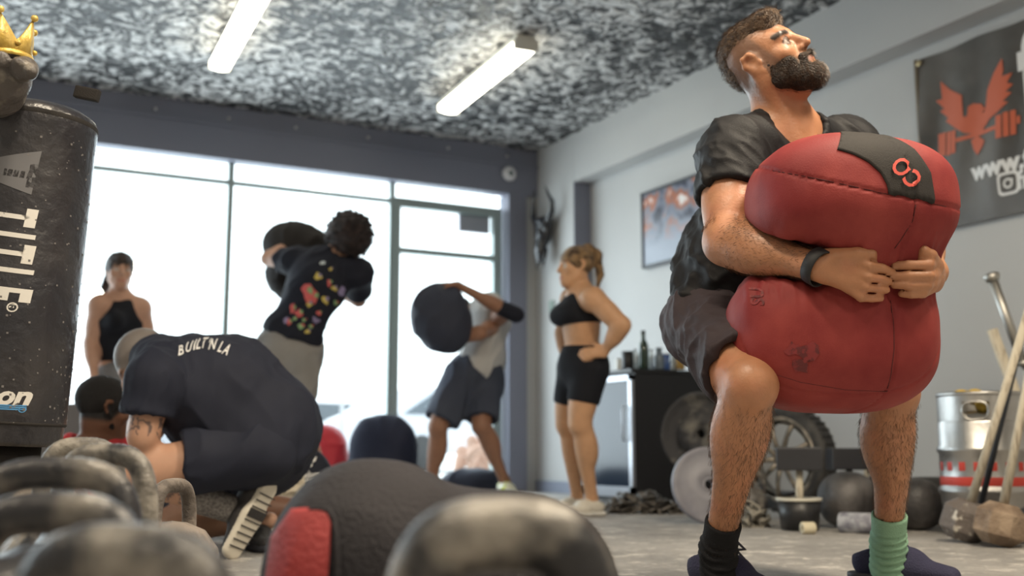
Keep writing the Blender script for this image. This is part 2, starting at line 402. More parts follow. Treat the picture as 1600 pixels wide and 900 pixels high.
def hand_items(w, d, n, t, s=1., curl=(.25, .45, .35), spread=.0, thumb=.5, flip=1):
    w = np.asarray(w, float); d = nz(d); n = nz(n-d*(np.dot(n, d))); t = nz(t-d*np.dot(t, d)-n*np.dot(t, n))
    it = [econe(w+d*.005*s, w+d*.085*s, .02*s, .0145*s, t, 2.1, .02)]
    for i, (o, L) in enumerate(zip((.028, .0095, -.0095, -.027), (.078, .086, .08, .062))):
        p = w+d*(.088-.004*abs(i-1))*s+t*o*s; a = 0; dd = nz(d+t*(o*spread*20)); r = .0095*s
        for seg, cu in zip((.44, .31, .25), curl):
            a += cu; q = p+(dd*math.cos(a)-n*math.sin(a))*L*seg*s; it.append(cone(p, q, r, r*.9, .006)); p = q; r *= .9
    b = w+d*.025*s+t*.028*s; e = b+nz(d*.8+t*.75-n*.3)*.042*s; f = e+nz(d*(1-thumb*.4)+t*.3-n*thumb)*.034*s
    it += [cone(w+d*.02*s+t*.015*s, b, .017*s, .016*s, .015), cone(b, e, .015*s, .0115*s, .01), cone(e, f, .011*s, .009*s, .006)]
    return it
def shoe_parts(name, heel, F, m, msole, parent, L=.29, up=None, lace=None, mlace=None, res=.006, white_toe=None):
    # heel: the point of the sole below the ankle, F: toe direction
    U = ZZ if up is None else up; R = frame(F, U); T = lambda x, y, z: np.asarray(heel)+R @ (np.array([x, y, z])*L/.29)
    k = L/.29
    up_ = [econe(T(0, -.04, .05), T(0, .06, .045), .036*k, .038*k, R[:, 0], 1.0, .03), econe(T(0, .06, .04), T(0, .165, .028), .036*k, .024*k, R[:, 0], 1.5, .03),
           cone(T(0, -.03, .06), T(0, -.035, .098), .04*k, .04*k, .03), cone(T(0, 0, .07), T(0, .07, .055), .035*k, .034*k, .03),
           half(T(0, 0, .018), -R[:, 2], .004), half(T(0, 0, .098), R @ np.array([0, -.35, .94]), .004), cone(T(0, -.018, .2), T(0, -.018, .085), .034*k, .031*k, .008, 's')]
    so = [econe(T(0, -.055, .02), T(0, .04, .02), .04*k, .036*k, R[:, 0], 1.0, .02), econe(T(0, .04, .02), T(.0, .17, .02), .036*k, .03*k, R[:, 0], 1.45, .03),
          half(T(0, 0, 0), -R[:, 2], .004), half(T(0, 0, .026), R[:, 2], .004)]
    o = solid(name, up_, res, m, parent); s2 = solid('sole', so, res, msole, o)
    if mlace:
        lb = MB()
        for j in range(4):
            y = .03+.024*j; z = .094-.011*j
            lb.tube([T(-.03, y, z-.02), T(-.014, y+.006, z), T(.014, y+.012, z), T(.03, y+.02, z-.02)], .0035*k, 6)
            lb.tube([T(.03, y, z-.02), T(.014, y+.006, z+.002), T(-.014, y+.012, z+.002), T(-.03, y+.02, z-.02)], .0035*k, 6)
        for sg in (-1, 1):
            lb.tube([T(0, .02, .1), T(.02*sg, .01, .122), T(.052*sg, .02, .12), T(.066*sg, .035, .1), T(.04*sg, .03, .1), T(0, .022, .102)], .0038*k, 6)
            lb.tube([T(0, .02, .1), T(.03*sg, .05, .098), T(.045*sg, .07, .07)], .0032*k, 6)
        lb.build('laces', mlace, o, True)
    return o
def sleeve(a, b, t0, r0, r1, inner, k=.03):       # tapering cloth tube from a towards b, ending at fraction t0 with an open mouth
    a = np.asarray(a, float); b = np.asarray(b, float); e = a+(b-a)*t0; d = nz(b-a)
    return grp([cone(a-d*.0, e+d*.05, r0, r1, .02), half(e, d, .003), cone(e-d*.03, e+d*.08, inner-.006, inner+.004, .003, 's')], k)
def folds(v, A, amp, s=0, M=None):
    p = v @ (np.eye(3) if M is None else M); n = fbm(p*A, s, 3); return amp*((1-np.abs(2*n-1)*1.3)-.4)
def stretchM(axis, along=.3):                      # squeezes noise coordinates along an axis, so folds run along it
    a = nz(axis); return np.eye(3)-np.outer(a, a)*(1-along)
# ------------------------------------------------------------------ setting
def struct(name, mb, m, parent=None, bevel=0., sm=False):
    o = mb.build(name, m, parent, sm, bevel)
    if parent is None: o['kind'] = 'structure'
    return o
def xbox(x0, x1, y0, y1, z0, z1, mb=None): mb = mb or MB(); return mb.box(((x0+x1)/2, (y0+y1)/2, (z0+z1)/2), (x1-x0, y1-y0, z1-z0))
# chalk-stained concrete floor
def floor_mat():
    m, t, b = nodes('chalky_concrete'); L = t.links; N = t.nodes.new; tc = N('ShaderNodeTexCoord')
    n1 = N('ShaderNodeTexNoise'); n1.inputs['Scale'].default_value = 1.6; n1.inputs['Detail'].default_value = 8; n1.inputs['Roughness'].default_value = .65
    n2 = N('ShaderNodeTexNoise'); n2.inputs['Scale'].default_value = 7; n2.inputs['Detail'].default_value = 10; n2.inputs['Roughness'].default_value = .75
    n3 = N('ShaderNodeTexNoise'); n3.inputs['Scale'].default_value = 40; n3.inputs['Detail'].default_value = 6
    for n in (n1, n2, n3): L.new(tc.outputs['Object'], n.inputs[0])
    r1 = N('ShaderNodeValToRGB'); r1.color_ramp.elements[0].position = .3; r1.color_ramp.elements[1].position = .7
    r1.color_ramp.elements[0].color = (.22, .21, .20, 1); r1.color_ramp.elements[1].color = (.42, .40, .38, 1); L.new(n1.outputs[0], r1.inputs[0])
    r2 = N('ShaderNodeValToRGB'); r2.color_ramp.elements[0].position = .52; r2.color_ramp.elements[1].position = .66; r2.color_ramp.elements[0].color = (0, 0, 0, 1); r2.color_ramp.elements[1].color = (.85, .85, .85, 1); L.new(n2.outputs[0], r2.inputs[0])
    mx = N('ShaderNodeMix'); mx.data_type = 'RGBA'; L.new(r2.outputs[0], mx.inputs[0]); L.new(r1.outputs[0], mx.inputs[6]); mx.inputs[7].default_value = (.8, .76, .7, 1)
    r3 = N('ShaderNodeMapRange'); r3.inputs[3].default_value = .6; r3.inputs[4].default_value = 1.3; L.new(n3.outputs[0], r3.inputs[0])
    m2 = N('ShaderNodeMix'); m2.data_type = 'RGBA'; m2.blend_type = 'MULTIPLY'; m2.inputs[0].default_value = 1; L.new(mx.outputs[2], m2.inputs[6]); L.new(r3.outputs[0], m2.inputs[7]); L.new(m2.outputs[2], b.inputs['Base Color'])
    b.inputs['Roughness'].default_value = .62; bp = N('ShaderNodeBump'); bp.inputs['Strength'].default_value = .35; bp.inputs['Distance'].default_value = .01; L.new(n3.outputs[0], bp.inputs['Height']); L.new(bp.outputs[0], b.inputs['Normal'])
    return m
struct('floor', xbox(XL, XW+.2, YB, YF+.1, -.1, 0), floor_mat())
# lumpy dark ceiling: sprayed insulation under black paint with its glossy highlights painted in as pale flecks
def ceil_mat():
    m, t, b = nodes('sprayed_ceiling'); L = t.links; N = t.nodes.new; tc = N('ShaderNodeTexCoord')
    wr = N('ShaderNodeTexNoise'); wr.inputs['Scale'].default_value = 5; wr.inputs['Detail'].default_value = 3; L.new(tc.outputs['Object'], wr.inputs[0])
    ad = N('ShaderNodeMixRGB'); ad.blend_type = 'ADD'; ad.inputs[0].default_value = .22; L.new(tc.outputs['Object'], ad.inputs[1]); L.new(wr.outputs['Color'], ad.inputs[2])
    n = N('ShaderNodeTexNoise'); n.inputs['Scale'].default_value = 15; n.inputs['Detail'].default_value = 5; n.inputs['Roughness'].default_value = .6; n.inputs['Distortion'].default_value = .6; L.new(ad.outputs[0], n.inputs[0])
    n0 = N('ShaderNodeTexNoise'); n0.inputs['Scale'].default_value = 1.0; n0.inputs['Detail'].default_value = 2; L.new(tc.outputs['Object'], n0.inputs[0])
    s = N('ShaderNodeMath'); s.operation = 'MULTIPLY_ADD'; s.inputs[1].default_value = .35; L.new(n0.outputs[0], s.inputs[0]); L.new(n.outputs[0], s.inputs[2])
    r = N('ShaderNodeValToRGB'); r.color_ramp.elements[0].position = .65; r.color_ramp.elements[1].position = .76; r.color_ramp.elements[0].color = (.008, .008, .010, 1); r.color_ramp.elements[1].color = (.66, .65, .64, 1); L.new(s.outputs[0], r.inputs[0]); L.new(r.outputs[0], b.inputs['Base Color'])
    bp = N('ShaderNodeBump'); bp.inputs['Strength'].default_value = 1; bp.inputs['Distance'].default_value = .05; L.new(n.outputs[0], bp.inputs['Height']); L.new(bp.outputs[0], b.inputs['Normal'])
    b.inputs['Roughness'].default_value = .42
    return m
nx, ny = 200, 280
gx, gy = np.meshgrid(np.linspace(XL, XW+.2, nx), np.linspace(YB, YF+.1, ny), indexing='ij')
gp = np.stack([gx.ravel(), gy.ravel(), np.zeros(nx*ny)], 1)
gp[:, 2] = HC + .03 - .035*fbm(gp*14, 5, 3)
gi = np.arange(nx*ny).reshape(nx, ny)
gq = np.stack([gi[:-1, :-1].ravel(), gi[:-1, 1:].ravel(), gi[1:, 1:].ravel(), gi[1:, :-1].ravel()], 1)
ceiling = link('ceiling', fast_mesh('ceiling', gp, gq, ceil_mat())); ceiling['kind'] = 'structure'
struct('ceiling_slab', xbox(XL, XW+.2, YB, YF+.1, HC+.06, HC+.16), mat('slab_grey', (.2, .2, .2)))
bpy.data.objects['ceiling_slab'].name = 'ceiling.001'
WALLC = mat('wall_paint', (.46, .46, .455), .5, col2=(.42, .42, .42), scale=1.2, lo=.3, hi=.7, bump=.08, bscale=90)
GREYD = mat('dark_grey_paint', (.18, .19, .245), .6, bump=.05)
MULL = mat('mullion_metal', (.27, .33, .33), .45, .2)  # bloom from the windows put into the metal as a paler greenish tone
struct('wall_right', xbox(XW, XW+.2, YB, YF+.1, 0, HC+.06), WALLC)
struct('wall_left', xbox(XL-.2, XL, YB, YF+.1, 0, HC+.06), WALLC)
struct('wall_back', xbox(XL, XW, YB-.2, YB, 0, HC+.06), WALLC)
YP = XS/math.tan(YAW+math.atan(100/1711.))
soff = xbox(XS, XW, YB, YP, ZS, HC+.02); struct('wall_right_soffit', soff, WALLC)
struct('wall_right_pier', xbox(XS, XW, YP+.003, YF, 0, HC+.02), WALLC)
struct('trim_1', xbox(XS+.002, XW, YP-.004, YP+.002, .1, ZS-.002), GREYD)                   # dark end face of the pier
struct('baseboard_right', xbox(XW-.012, XW, YB, YP, 0, .1), mat('rubber_base', (.08, .08, .09), .5))
struct('baseboard_front', xbox(XS-.012, XS, YP, YF, 0, .1), mat('rubber_base_blue', (.2, .22, .28), .5))
# front wall: header, columns, glazing
struct('wall_front', xbox(XL, XS+.17, YF-.14, YF, ZS, HC+.05), GREYD)
struct('trim_2', xbox(XL, XS, YF-.16, YF-.142, HC-.16, HC-.13), GREYD)
hb = empty('header_bolts', (0, YF-.15, HC-.2)); bpy.data.objects.remove(hb)
for n, px in enumerate([243, 357, 462, 575, 700, 792]):
    q = onY(px, 170+(px-243)*.135, YF-.145); MB().lathe([(0, 0), (.012, 0), (.01, .012), (0, .014)], q, np.array([[1, 0, 0], [0, 0, -1], [0, 1, 0.]]), 10).build('bolt', mat('bolt_white', (.6, .6, .62), .4) if n == 0 else bpy.data.materials['bolt_white'], bpy.data.objects['wall_front'], True)
XC0 = YF*math.tan(YAW+math.atan(-16/1711.)); XC1 = YF*math.tan(YAW+math.atan(12/1711.))
struct('wall_front_column', xbox(XC0, XC1, YF-.14, YF+.05, 0, ZS), GREYD)
struct('wall_front_return', xbox(XC1, XS+.17, YF-.1, YF+.05, 0, ZS), WALLC)
colx = lambda px: YF*math.tan(YAW+math.atan((px-800)/1711.))
X1, X2, X3 = colx(343), colx(605), colx(773)
pan = X2-X1
GLASS, gt, gb = nodes('clear_glass')
gt.nodes.remove(gb); tr = gt.nodes.new('ShaderNodeBsdfTransparent'); gl = gt.nodes.new('ShaderNodeBsdfGlossy'); gl.inputs['Roughness'].default_value = .02; mxs = gt.nodes.new('ShaderNodeMixShader'); mxs.inputs[0].default_value = .06
tr.inputs[0].default_value = (.95, .98, .97, 1)
gt.links.new(tr.outputs[0], mxs.inputs[1]); gt.links.new(gl.outputs[0], mxs.inputs[2]); gt.links.new(mxs.outputs[0], gt.nodes['Material Output'].inputs[0])
xs = [X2-pan*k for k in range(0, 6)][::-1]; xs[0] = max(xs[0], XL)
for n in range(len(xs)-1):
    w = empty('window_%d' % (n+1), ((xs[n]+xs[n+1])/2, YF, 0)); w['kind'] = 'structure'
    a, b = xs[n], xs[n+1]
    fr_ = MB(); xbox(b-.022, b+.022, YF-.03, YF+.03, 0, ZS, fr_); fr_.build('mullion', MULL, w, bevel=.003)
    fr_ = MB(); xbox(a+.022, b-.022, YF-.02, YF+.02, 2.50, 2.535, fr_); fr_.build('transom', MULL, w)
    fr_ = MB(); xbox(a+.022, b-.022, YF-.03, YF+.03, 0, .09, fr_); fr_.build('bottom_rail', MULL, w)
    fr_ = MB(); xbox(a+.022, b-.022, YF-.004, YF+.002, .09, 2.50, fr_); fr_.build('pane', GLASS, w)
    fr_ = MB(); xbox(a+.022, b-.022, YF-.004, YF+.002, 2.535, ZS, fr_); fr_.build('pane', GLASS, w)
d = empty('door_1', ((X2+X3)/2, YF, 0)); d['kind'] = 'structure'
f = MB(); xbox(X2+.022, X2+.07, YF-.05, YF+.03, 0, 2.55, f); xbox(X3-.04, X3+.04, YF-.05, YF+.03, 0, 2.55, f); xbox(X2+.07, X3-.04, YF-.05, YF+.03, 2.47, 2.55, f); xbox(X2+.07, X3-.04, YF-.05, YF+.03, 2.06, 2.11, f)
f.build('door_frame', MULL, d, bevel=.004)
f = MB(); xbox(X2+.07, X3-.04, YF-.004, YF+.002, 2.11, 2.47, f); f.build('transom_pane', GLASS, d)
f = MB(); xbox(X2+.03, X3, YF-.004, YF+.002, 2.55, ZS, f); f.build('transom_pane', GLASS, d)
f = MB(); xbox(X2+.07, X3-.04, YF-.004, YF+.002, .1, 2.06, f); f.build('door_pane', GLASS, d)
f = MB(); xbox(X2+.07, X3-.04, YF-.03, YF+.02, 0, .1, f); f.build('kick_rail', MULL, d)
f = MB(); xbox(X3+.04, XC0, YF-.004, YF+.002, 0, ZS, f); f.build('side_pane', GLASS, d)
f = MB(); q = onY(740, 345, YF+.02); f.box(q, (.3, .04, .22)); f.build('door_closer_box', mat('box_grey', (.3, .3, .36)), d)
# outside
struct('pavement', xbox(-30, 40, YF+.1, 60, -.12, -.02), mat('pale_pavement', (.75, .75, .74), .9, col2=(.62, .62, .6), scale=3))
# ------------------------------------------------------------------ ceiling lamps seen in the picture
DIFF = mat('lit_diffuser', (.95, .93, .85), .6, emit=(1, .93, .74), estr=9)
HOUS = mat('lamp_housing', (.8, .78, .7), .5)
def ceiling_light(a, b, w, label):
    zc = HC-.085; p = onZ(*a, zc-.0); q = onZ(*b, zc)
    d = nz(q-p); L = np.linalg.norm(q-p); R = np.stack([d, np.cross(ZZ, d), ZZ], 1); c = (p+q)/2
    e = empty('ceiling_light', c+ZZ*.085, label, 'ceiling light', 'fluorescent lights on the dark ceiling')
    MB().box(c+ZZ*.055, (L, w*.8, .06), R).build('housing', HOUS, e, bevel=.006)
    prof = [(-w/2, .03), (-w/2, .0), (-w*.4, -.018), (-w*.2, -.027), (0, -.03), (w*.2, -.027), (w*.4, -.018), (w/2, 0), (w/2, .03)]
    MB().prism([(x, z) for x, z in prof], c-d*L/2*.985, R[:, 1], ZZ, d, L*.97).build('diffuser', DIFF, e)
    for s_ in (-1, 1): MB().box(c+d*s_*(L/2)+ZZ*.015, (.02, w*1.04, .075), R).build('end_cap', HOUS, e, bevel=.004)
    return e
ceiling_light((343, 106), (425, -45), .14, 'long lit ceiling light nearer the punching bag, cut off by the top of the picture')
ceiling_light((700, 173), (822, 74), .17, 'long lit ceiling light between the other lamp and the grey soffit, whole length in view')
q = onY(795, 272, YF-.15)
e = empty('smoke_detector', q, 'round white smoke detector on the dark header above the door', 'smoke detector')
RY = np.array([[1, 0, 0], [0, 0, 1], [0, -1, 0.]])
MB().lathe([(0, 0), (.065, 0), (.068, .02), (.055, .035), (.025, .04)], q, np.array([[1, 0, 0], [0, 0, -1], [0, 1, 0.]]), 24).build('housing', mat('alarm_white', (.75, .75, .78), .4), e, True)
MB().lathe([(.026, .038), (.02, .046), (0, .048)], q, np.array([[1, 0, 0], [0, 0, -1], [0, 1, 0.]]), 16).build('sensor', mat('alarm_dark', (.06, .1, .1), .4), e, True)
# ------------------------------------------------------------------ the athlete in front and the sandbag he hugs
SKIN = attr_mat('skin', .48, .05, .12, 140, .5, .13, rvar=.1)
def cloth(name, c, rough=.85, c2=None, bump=.15, bscale=350, sheen=.1, scale=4): return mat(name, c, rough, col2=c2, scale=scale, lo=.3, hi=.7, bump=bump, bscale=bscale, spec=.2)
BLK = cloth('black_jersey', (.010, .010, .012), .6, (.015, .015, .017))
SHO = cloth('plum_black_shorts', (.035, .026, .030), .7, (.055, .042, .047))
# sandbag
BR = frame(V(.15, .10, -1), V(.03, 1, .1)); BRl = frame(V(-.05, .0, -1), V(.02, 1, 0))
BD1, BD2 = 2.58, 2.63
bag_items = [ell(P(1327, 322, BD1), (.238, .195, .150), BR, .0, pw=2.7), ell(P(1296, 524, BD2), (.246, .195, .189), BRl, .05, pw=2.7),
             ell(P(1345, 424, 2.60), (.168, .172, .06), BRl, .04, pw=2.3)]
v_, q_ = skin_sdf(bag_items, .012)
bag0 = BVHTree.FromPolygons(v_.tolist(), q_.tolist())
def hitpx(bvh, px, py, off=0.):
    r = nz(ray(px, py)); h = bvh.ray_cast(Vector(CAM), Vector(r)); assert h[0] is not None, (px, py)
    return np.array(h[0])-r*off
def dep(p): return float((p-CAM) @ FW)
def plane3(*px):
    a, b, c = [hitpx(bag0, *p) for p in px]; return a, nz(np.cross(b-a, c-a))
SE1 = plane3((1195, 264), (1330, 291), (1478, 322)); SE2 = plane3((1430, 320), (1392, 440), (1388, 605)); SE3 = plane3((1180, 575), (1385, 612), (1440, 590))
def bag_disp(v):
    dist = np.abs((v-P(1300, 424, 2.5)) @ UP)
    rad = fbm(np.stack([(v @ RT)*24, (v @ UP)*3+7, (v @ FW)*9], 1), 3, 3)      # pleats that run into the squeeze
    o = -.014*np.exp(-(dist/.07)**2)*np.maximum(0, 1-np.abs(2*rad-1)*2.2)+.001
    o += .007*(fbm(v*8, 9, 3)-.5); front = (v-CAM) @ FW < BD2
    gr = lambda pl, m: -.005*np.exp(-(((v-pl[0]) @ pl[1])/.0028)**2)*m
    o += gr(SE1, (v-P(1327, 318, BD1)) @ UP > -.06) + gr(SE2, front) + gr(SE3, (v-P(1296, 526, BD2)) @ UP < 0)*.6
    up1 = (v-SE1[0]) @ SE1[1]; up1 = up1*np.sign(SE1[1][2]); pk = fbm(np.stack([(v @ RT)*45, (v @ UP)*4, (v @ FW)*30], 1), 6, 2)
    o -= .0035*np.exp(-(up1/.03)**2)*(up1 < 0)*np.maximum(0, pk-.45)*2           # puckers under the seam
    return o
BAGM = mat('red_canvas', (.175, .016, .017), .66, col2=(.275, .042, .036), scale=7, lo=.35, hi=.72, bump=.09, bscale=300, spec=.3)
BAGK = cloth('black_canvas', (.022, .020, .020), .75, (.035, .032, .03))
# strap patch over the top right of the bag
def patch_mask(v):
    px = 800+FPX*((v-CAM) @ RT)/((v-CAM) @ FW); py = 450-FPX*((v-CAM) @ UP)/((v-CAM) @ FW)
    return px, py
RED = mat('red_print', (.55, .07, .05), .6)

HD = dep(hitpx(bag0, 1340, 428))-.014
MJ = dict(pel=P(1143, 490, 2.97), chest=P(1210, 295, 2.95), neck=P(1232, 205, 2.93),
          shR=P(1148, 240, 2.84), shL=P(1318, 238, 3.06), elR=P(1136, 377, 2.69), elL=P(1432, 372, 2.90), wrR=P(1276, 417, HD+.022), wrL=P(1462, 425, HD+.19),
          hipR=P(1110, 503, 2.92), hipL=P(1222, 508, 3.04), knR=P(1174, 602, 2.50), knL=P(1397, 612, 2.78), anR=P(1122, 858, 2.70), anL=P(1388, 850, 2.92))
bag_items += [econe(MJ['elR'], MJ['wrR'], .058, .038, FW, 2.3, .025, 's'), cone(MJ['elL'], MJ['wrL'], .05, .036, .02, 's')]      # the canvas gives way under the forearms
bag = solid('sandbag', bag_items, .006, BAGM, disp=bag_disp)
tag(bag, 'large round red canvas sandbag with a black strap patch, hugged by the bearded man', 'sandbag')
HF = .62*RT+.50*UP-.60*FW; HU = -.53*RT+.83*UP+.17*FW; HCn = P(1200, 95, 2.9)
h_it, HT, HR = head_items(HCn, HF, HU, 1.0)
side = MJ['shR']-MJ['shL']
tors = torso_items(MJ['pel'], MJ['chest'], MJ['neck'], side, 1., 1.0)
neckc = [cone(P(1228, 222, 2.94), HT(0, -.02, -.045), .082, .064, .05), cone(HT(.055, -.02, -.05), P(1247, 222, 2.85), .02, .013, .025), cone(HT(-.055, -.02, -.05), P(1262, 222, 2.87), .02, .013, .025),
         sph(HT(0, .035, -.12), .018, .03), cone(MJ['neck'], MJ['shR'], .062, .055, .05), cone(MJ['neck'], MJ['shL'], .062, .055, .05)]
hips = [cone(MJ['hipR'], MJ['hipL'], .1, .1, .05)]
legs = leg_items(MJ['hipR'], MJ['knR'], MJ['anR'], 1.0, 1.2, knee=.9) + leg_items(MJ['hipL'], MJ['knL'], MJ['anL'], 1.0, 1.2)
arms = arm_items(MJ['shR'], MJ['elR'], MJ['wrR'], 1.26, 1.06) + arm_items(MJ['shL'], MJ['elL'], MJ['wrL'], 1.1, 1.1)
HOF = HD-2.262
def fing(pts, r, d=HD, k=.006, dd=None):
    o = []; n = len(pts)-1
    for i in range(n):
        da = d if dd is None else dd[i]; db = d if dd is None else dd[i+1]
        o.append(cone(P(*pts[i], da), P(*pts[i+1], db), r*1.06*(1-.07*i), r*1.06*(1-.07*(i+1)), .003 if i else .008))
    return o
handR = [econe(P(1290, 416, HOF+2.285), P(1338, 428, HD+.006), .020, .0175, UP, 1.75, .02), cone(P(1298, 406, HOF+2.28), P(1346, 400, HD+.002), .021, .016, .02), cone(P(1300, 430, HOF+2.28), P(1342, 452, HD+.004), .020, .0165, .02)]
handR += fing([(1338, 408), (1357, 416), (1378, 419), (1392, 425)], .0118, dd=[HD, HD-.014, HD-.004, HD+.008])
handR += fing([(1336, 424), (1356, 433), (1376, 436), (1388, 440)], .0112, dd=[HD+.002, HD-.015, HD-.004, HD+.006])
handR += fing([(1334, 438), (1352, 449), (1372, 451), (1385, 453)], .0106, dd=[HD+.004, HD-.012, HD-.002, HD+.006])
handR += fing([(1326, 450), (1345, 465), (1363, 466), (1376, 466)], .0102, dd=[HD+.008, HD-.006, HD, HD+.008])
handR += [cone(P(1305, 402, HD+.01), P(1340, 396, HD-.008), .0175, .0125, .015), cone(P(1340, 396, HD-.008), P(1362, 397, HD-.006), .0125, .011, .006), cone(P(1362, 397, HD-.006), P(1365, 409, HD+.008), .0108, .009, .006)]
HL = HD+.01
handL = [econe(MJ['wrL'], P(1460, 430, HOF+2.34), .02, .018, UP, 1.6, .02), econe(P(1462, 430, HOF+2.35), P(1455, 431, HL+.015), .018, .015, UP, 2.0, .02)]
handL += fing([(1461, 415), (1452, 414), (1420, 414), (1399, 415)], .0122, dd=[HL+.03, HL-.008, HL-.012, HL+.004])
handL += fing([(1462, 429), (1453, 431), (1420, 431), (1396, 431)], .0118, dd=[HL+.03, HL-.010, HL-.014, HL+.002])
handL += fing([(1460, 442), (1449, 446), (1418, 446), (1397, 445)], .0112, dd=[HL+.03, HL-.008, HL-.012, HL+.004])
handL += fing([(1454, 452), (1442, 459), (1424, 460), (1409, 459)], .0105, dd=[HL+.03, HL-.004, HL-.006, HL+.006])
handL += [cone(P(1464, 415, HL+.04), P(1455, 399, HL-.002), .016, .0125, .012), cone(P(1455, 399, HL-.002), P(1444, 392, HL-.006), .0125, .011, .006), cone(P(1444, 392, HL-.006), P(1438, 404, HL+.004), .011, .009, .006)]
feet = [cone(MJ['anR'], G(1124, 2.74, .04), .036, .03, .02), cone(MJ['anL'], G(1388, 2.93, .04), .036, .03, .02)]
body = h_it + neckc + tors + hips + legs + arms + handR + handL + feet
SK = np.array([.40, .185, .095])
def man_col(v):
    c = np.tile(SK, (len(v), 1)); q = (v-HCn) @ HR
    def mixc(m, col): m = np.clip(m, 0, 1)[:, None]; return c*(1-m)+np.array(col)*m
    head = np.linalg.norm(q, axis=1) < .16
    red = fbm(v*18, 2, 3); c = mixc((red-.5)*.9, (.55, .20, .12))
    fade = np.clip(1-np.abs(np.maximum(q[:, 1]-(.035-.35*q[:, 2]), 0))/.012, 0, 1)*np.clip((q[:, 2]+.07)/.03, 0, 1)*head*(q[:, 1] < .075)     # shaved sides
    c = mixc(fade*.75*(np.abs(q[:, 0]) < .079), (.12, .07, .05))
    for sg in (-1, 1):
        e = HR[:, 0]*0; ec = np.array([.031*sg, .0735, .003]); r = np.linalg.norm(q-ec, axis=1); on = r < .0142; c = np.where(((r < .0175) & (q[:, 1] > .07))[:, None], np.array([[.09, .045, .03]]), c)
        c = np.where(on[:, None], np.array([[.42, .36, .33]]), c); ir = np.linalg.norm(q-(ec+np.array([0, .0135, .002])), axis=1)
        c = np.where((on & (ir < .0078))[:, None], np.array([[.06, .035, .02]]), c)
    lips = np.exp(-((q[:, 2]+.066)/.008)**2)*(q[:, 1] > .085)*(np.abs(q[:, 0]) < .026); c = mixc(lips*.8, (.26, .09, .07))
    br = np.exp(-((q[:, 2]-.026)/.0065)**2)*(q[:, 1] > .06)*(np.abs(np.abs(q[:, 0])-.034) < .022); c = mixc(br*2.2, (.03, .018, .012))
    # inked flower above the ankle of the left leg
    a = MJ['anL']; k = (np.linalg.norm(v-a, axis=1) < .1); t = fbm(v*45, 8, 2); c = mixc(k*(np.abs(t-.5) < .05)*.8, (.04, .04, .03))
    return c
man = solid('person', body, .0042, SKIN, color=man_col, disp=lambda v: .0012*(fbm(v*30, 4, 3)-.5))
tag(man, 'bearded man in black tee and dark shorts squatting while hugging the red sandbag', 'person')
# clothes
seat = ell(P(1128, 496, 2.98), (.148, .14, .13), frame(V(.5, 0, -.85), ZZ), .06)
shirt_core = [grow(i, .012) for i in tors] + [grow(neckc[4], .008), grow(neckc[5], .008), ell(P(1145, 425, 2.97), (.172, .142, .17), frame(side, ZZ), .08)]
for s_, e_ in (('shR', 'elR'), ('shL', 'elL')): shirt_core += [sph(MJ[s_], .084, .05), sleeve(MJ[s_], MJ[e_], .50, .088, .088, .074)]
shirt_core += [half(P(1130, 486, 2.97), V(-.05, -1, -.1), .01), cone(P(1236, 205, 2.93), P(1222, 120, 2.9), .086, .075, .008, 's'), cone(P(1254, 214, 2.82), P(1240, 190, 2.84), .03, .05, .03, 's')]
def ridge(v, A, amp, s=0, M=None):
    n = fbm(v @ (np.eye(3) if M is None else M)*A, s, 2); return amp*(np.maximum(0, 1-np.abs(2*n-1)*2.4)**1.5-.2)
def shirt_disp(v):
    ax = MJ['chest']-MJ['pel']; M1 = stretchM(nz(V(.6, -.6, 0)), .25); lowm = np.clip((P(1150, 330, 2.9)[2]-v[:, 2])/.2, 0, 1)
    return ridge(v, 13, .011, 3, M1) + lowm*ridge(v, 17, .014, 6, stretchM(V(.9, .3, .1), .25)) + ridge(v, 30, .004, 8, M1)+.002
shirt = solid('shirt', shirt_core, .0055, BLK, man, disp=shirt_disp)
def leg_short(hip, kn, t, r0, r1, inner): return sleeve(hip, kn, t, r0, r1, inner, .05)
shorts_it = [seat, cone(MJ['hipR'], MJ['hipL'], .112, .112, .05), leg_short(MJ['hipR'], MJ['knR'], .80, .108, .097, .080), leg_short(MJ['hipL'], MJ['knL'], .72, .108, .097, .080), half(P(1140, 462, 3.0), V(0, 1, 0), .01)]
def shorts_disp(v): return ridge(v, 12, .013, 11, stretchM(V(.75, -.6, -.3), .25))+ridge(v, 28, .004, 14, stretchM(V(.75, -.6, -.3), .4))
shorts = solid('shorts', shorts_it, .0055, SHO, man, disp=shorts_disp)
# socks
def sock(kn, an, t0, m, name='sock', rr=.046, foot=None):
    a = np.asarray(kn)+(an-kn)*t0; d = nz(an-kn); e = an+d*.03
    it = [cone(a, an, rr+.002, rr-.004, .02), cone(an, foot, rr-.002, rr+.002, .02), half(a+d*.01, -d, .004), cone(a-d*.05, a+d*.03, rr-.008, rr-.009, .003, 's')]
    def dp(v): h = (v-a) @ d; w = np.clip((h-.045)/.03, 0, 1); return w*.0045*np.sin(h*330+5*fbm(v*25, 3, 2))*fbm(v*30, 5, 2)*1.6
    return solid(name, it, .0045, m, man, disp=dp)
SKB = cloth('black_sock', (.014, .014, .016), .9, bump=.3)
SKG = mat('green_sock', (.24, .42, .29), .9, bump=.3, bscale=300)
sock(MJ['knR'], MJ['anR'], .80, SKB, rr=.045, foot=G(1124, 2.70, .05))
sg_ = sock(MJ['knL'], MJ['anL'], .775, SKG, rr=.046, foot=G(1388, 2.93, .05)); sg_['label'] = 'pale green ribbed sock'
NAVY = cloth('navy_knit', (.028, .028, .06), .8, (.045, .045, .085), .3, 220)
DSO = mat('dark_sole', (.03, .03, .04), .6); LACE = mat('dark_lace', (.02, .02, .035), .8)
shoe_parts('shoe', G(1118, 2.78), V(.50, 0, -.87), NAVY, DSO, man, .31, None, True, LACE, .005)
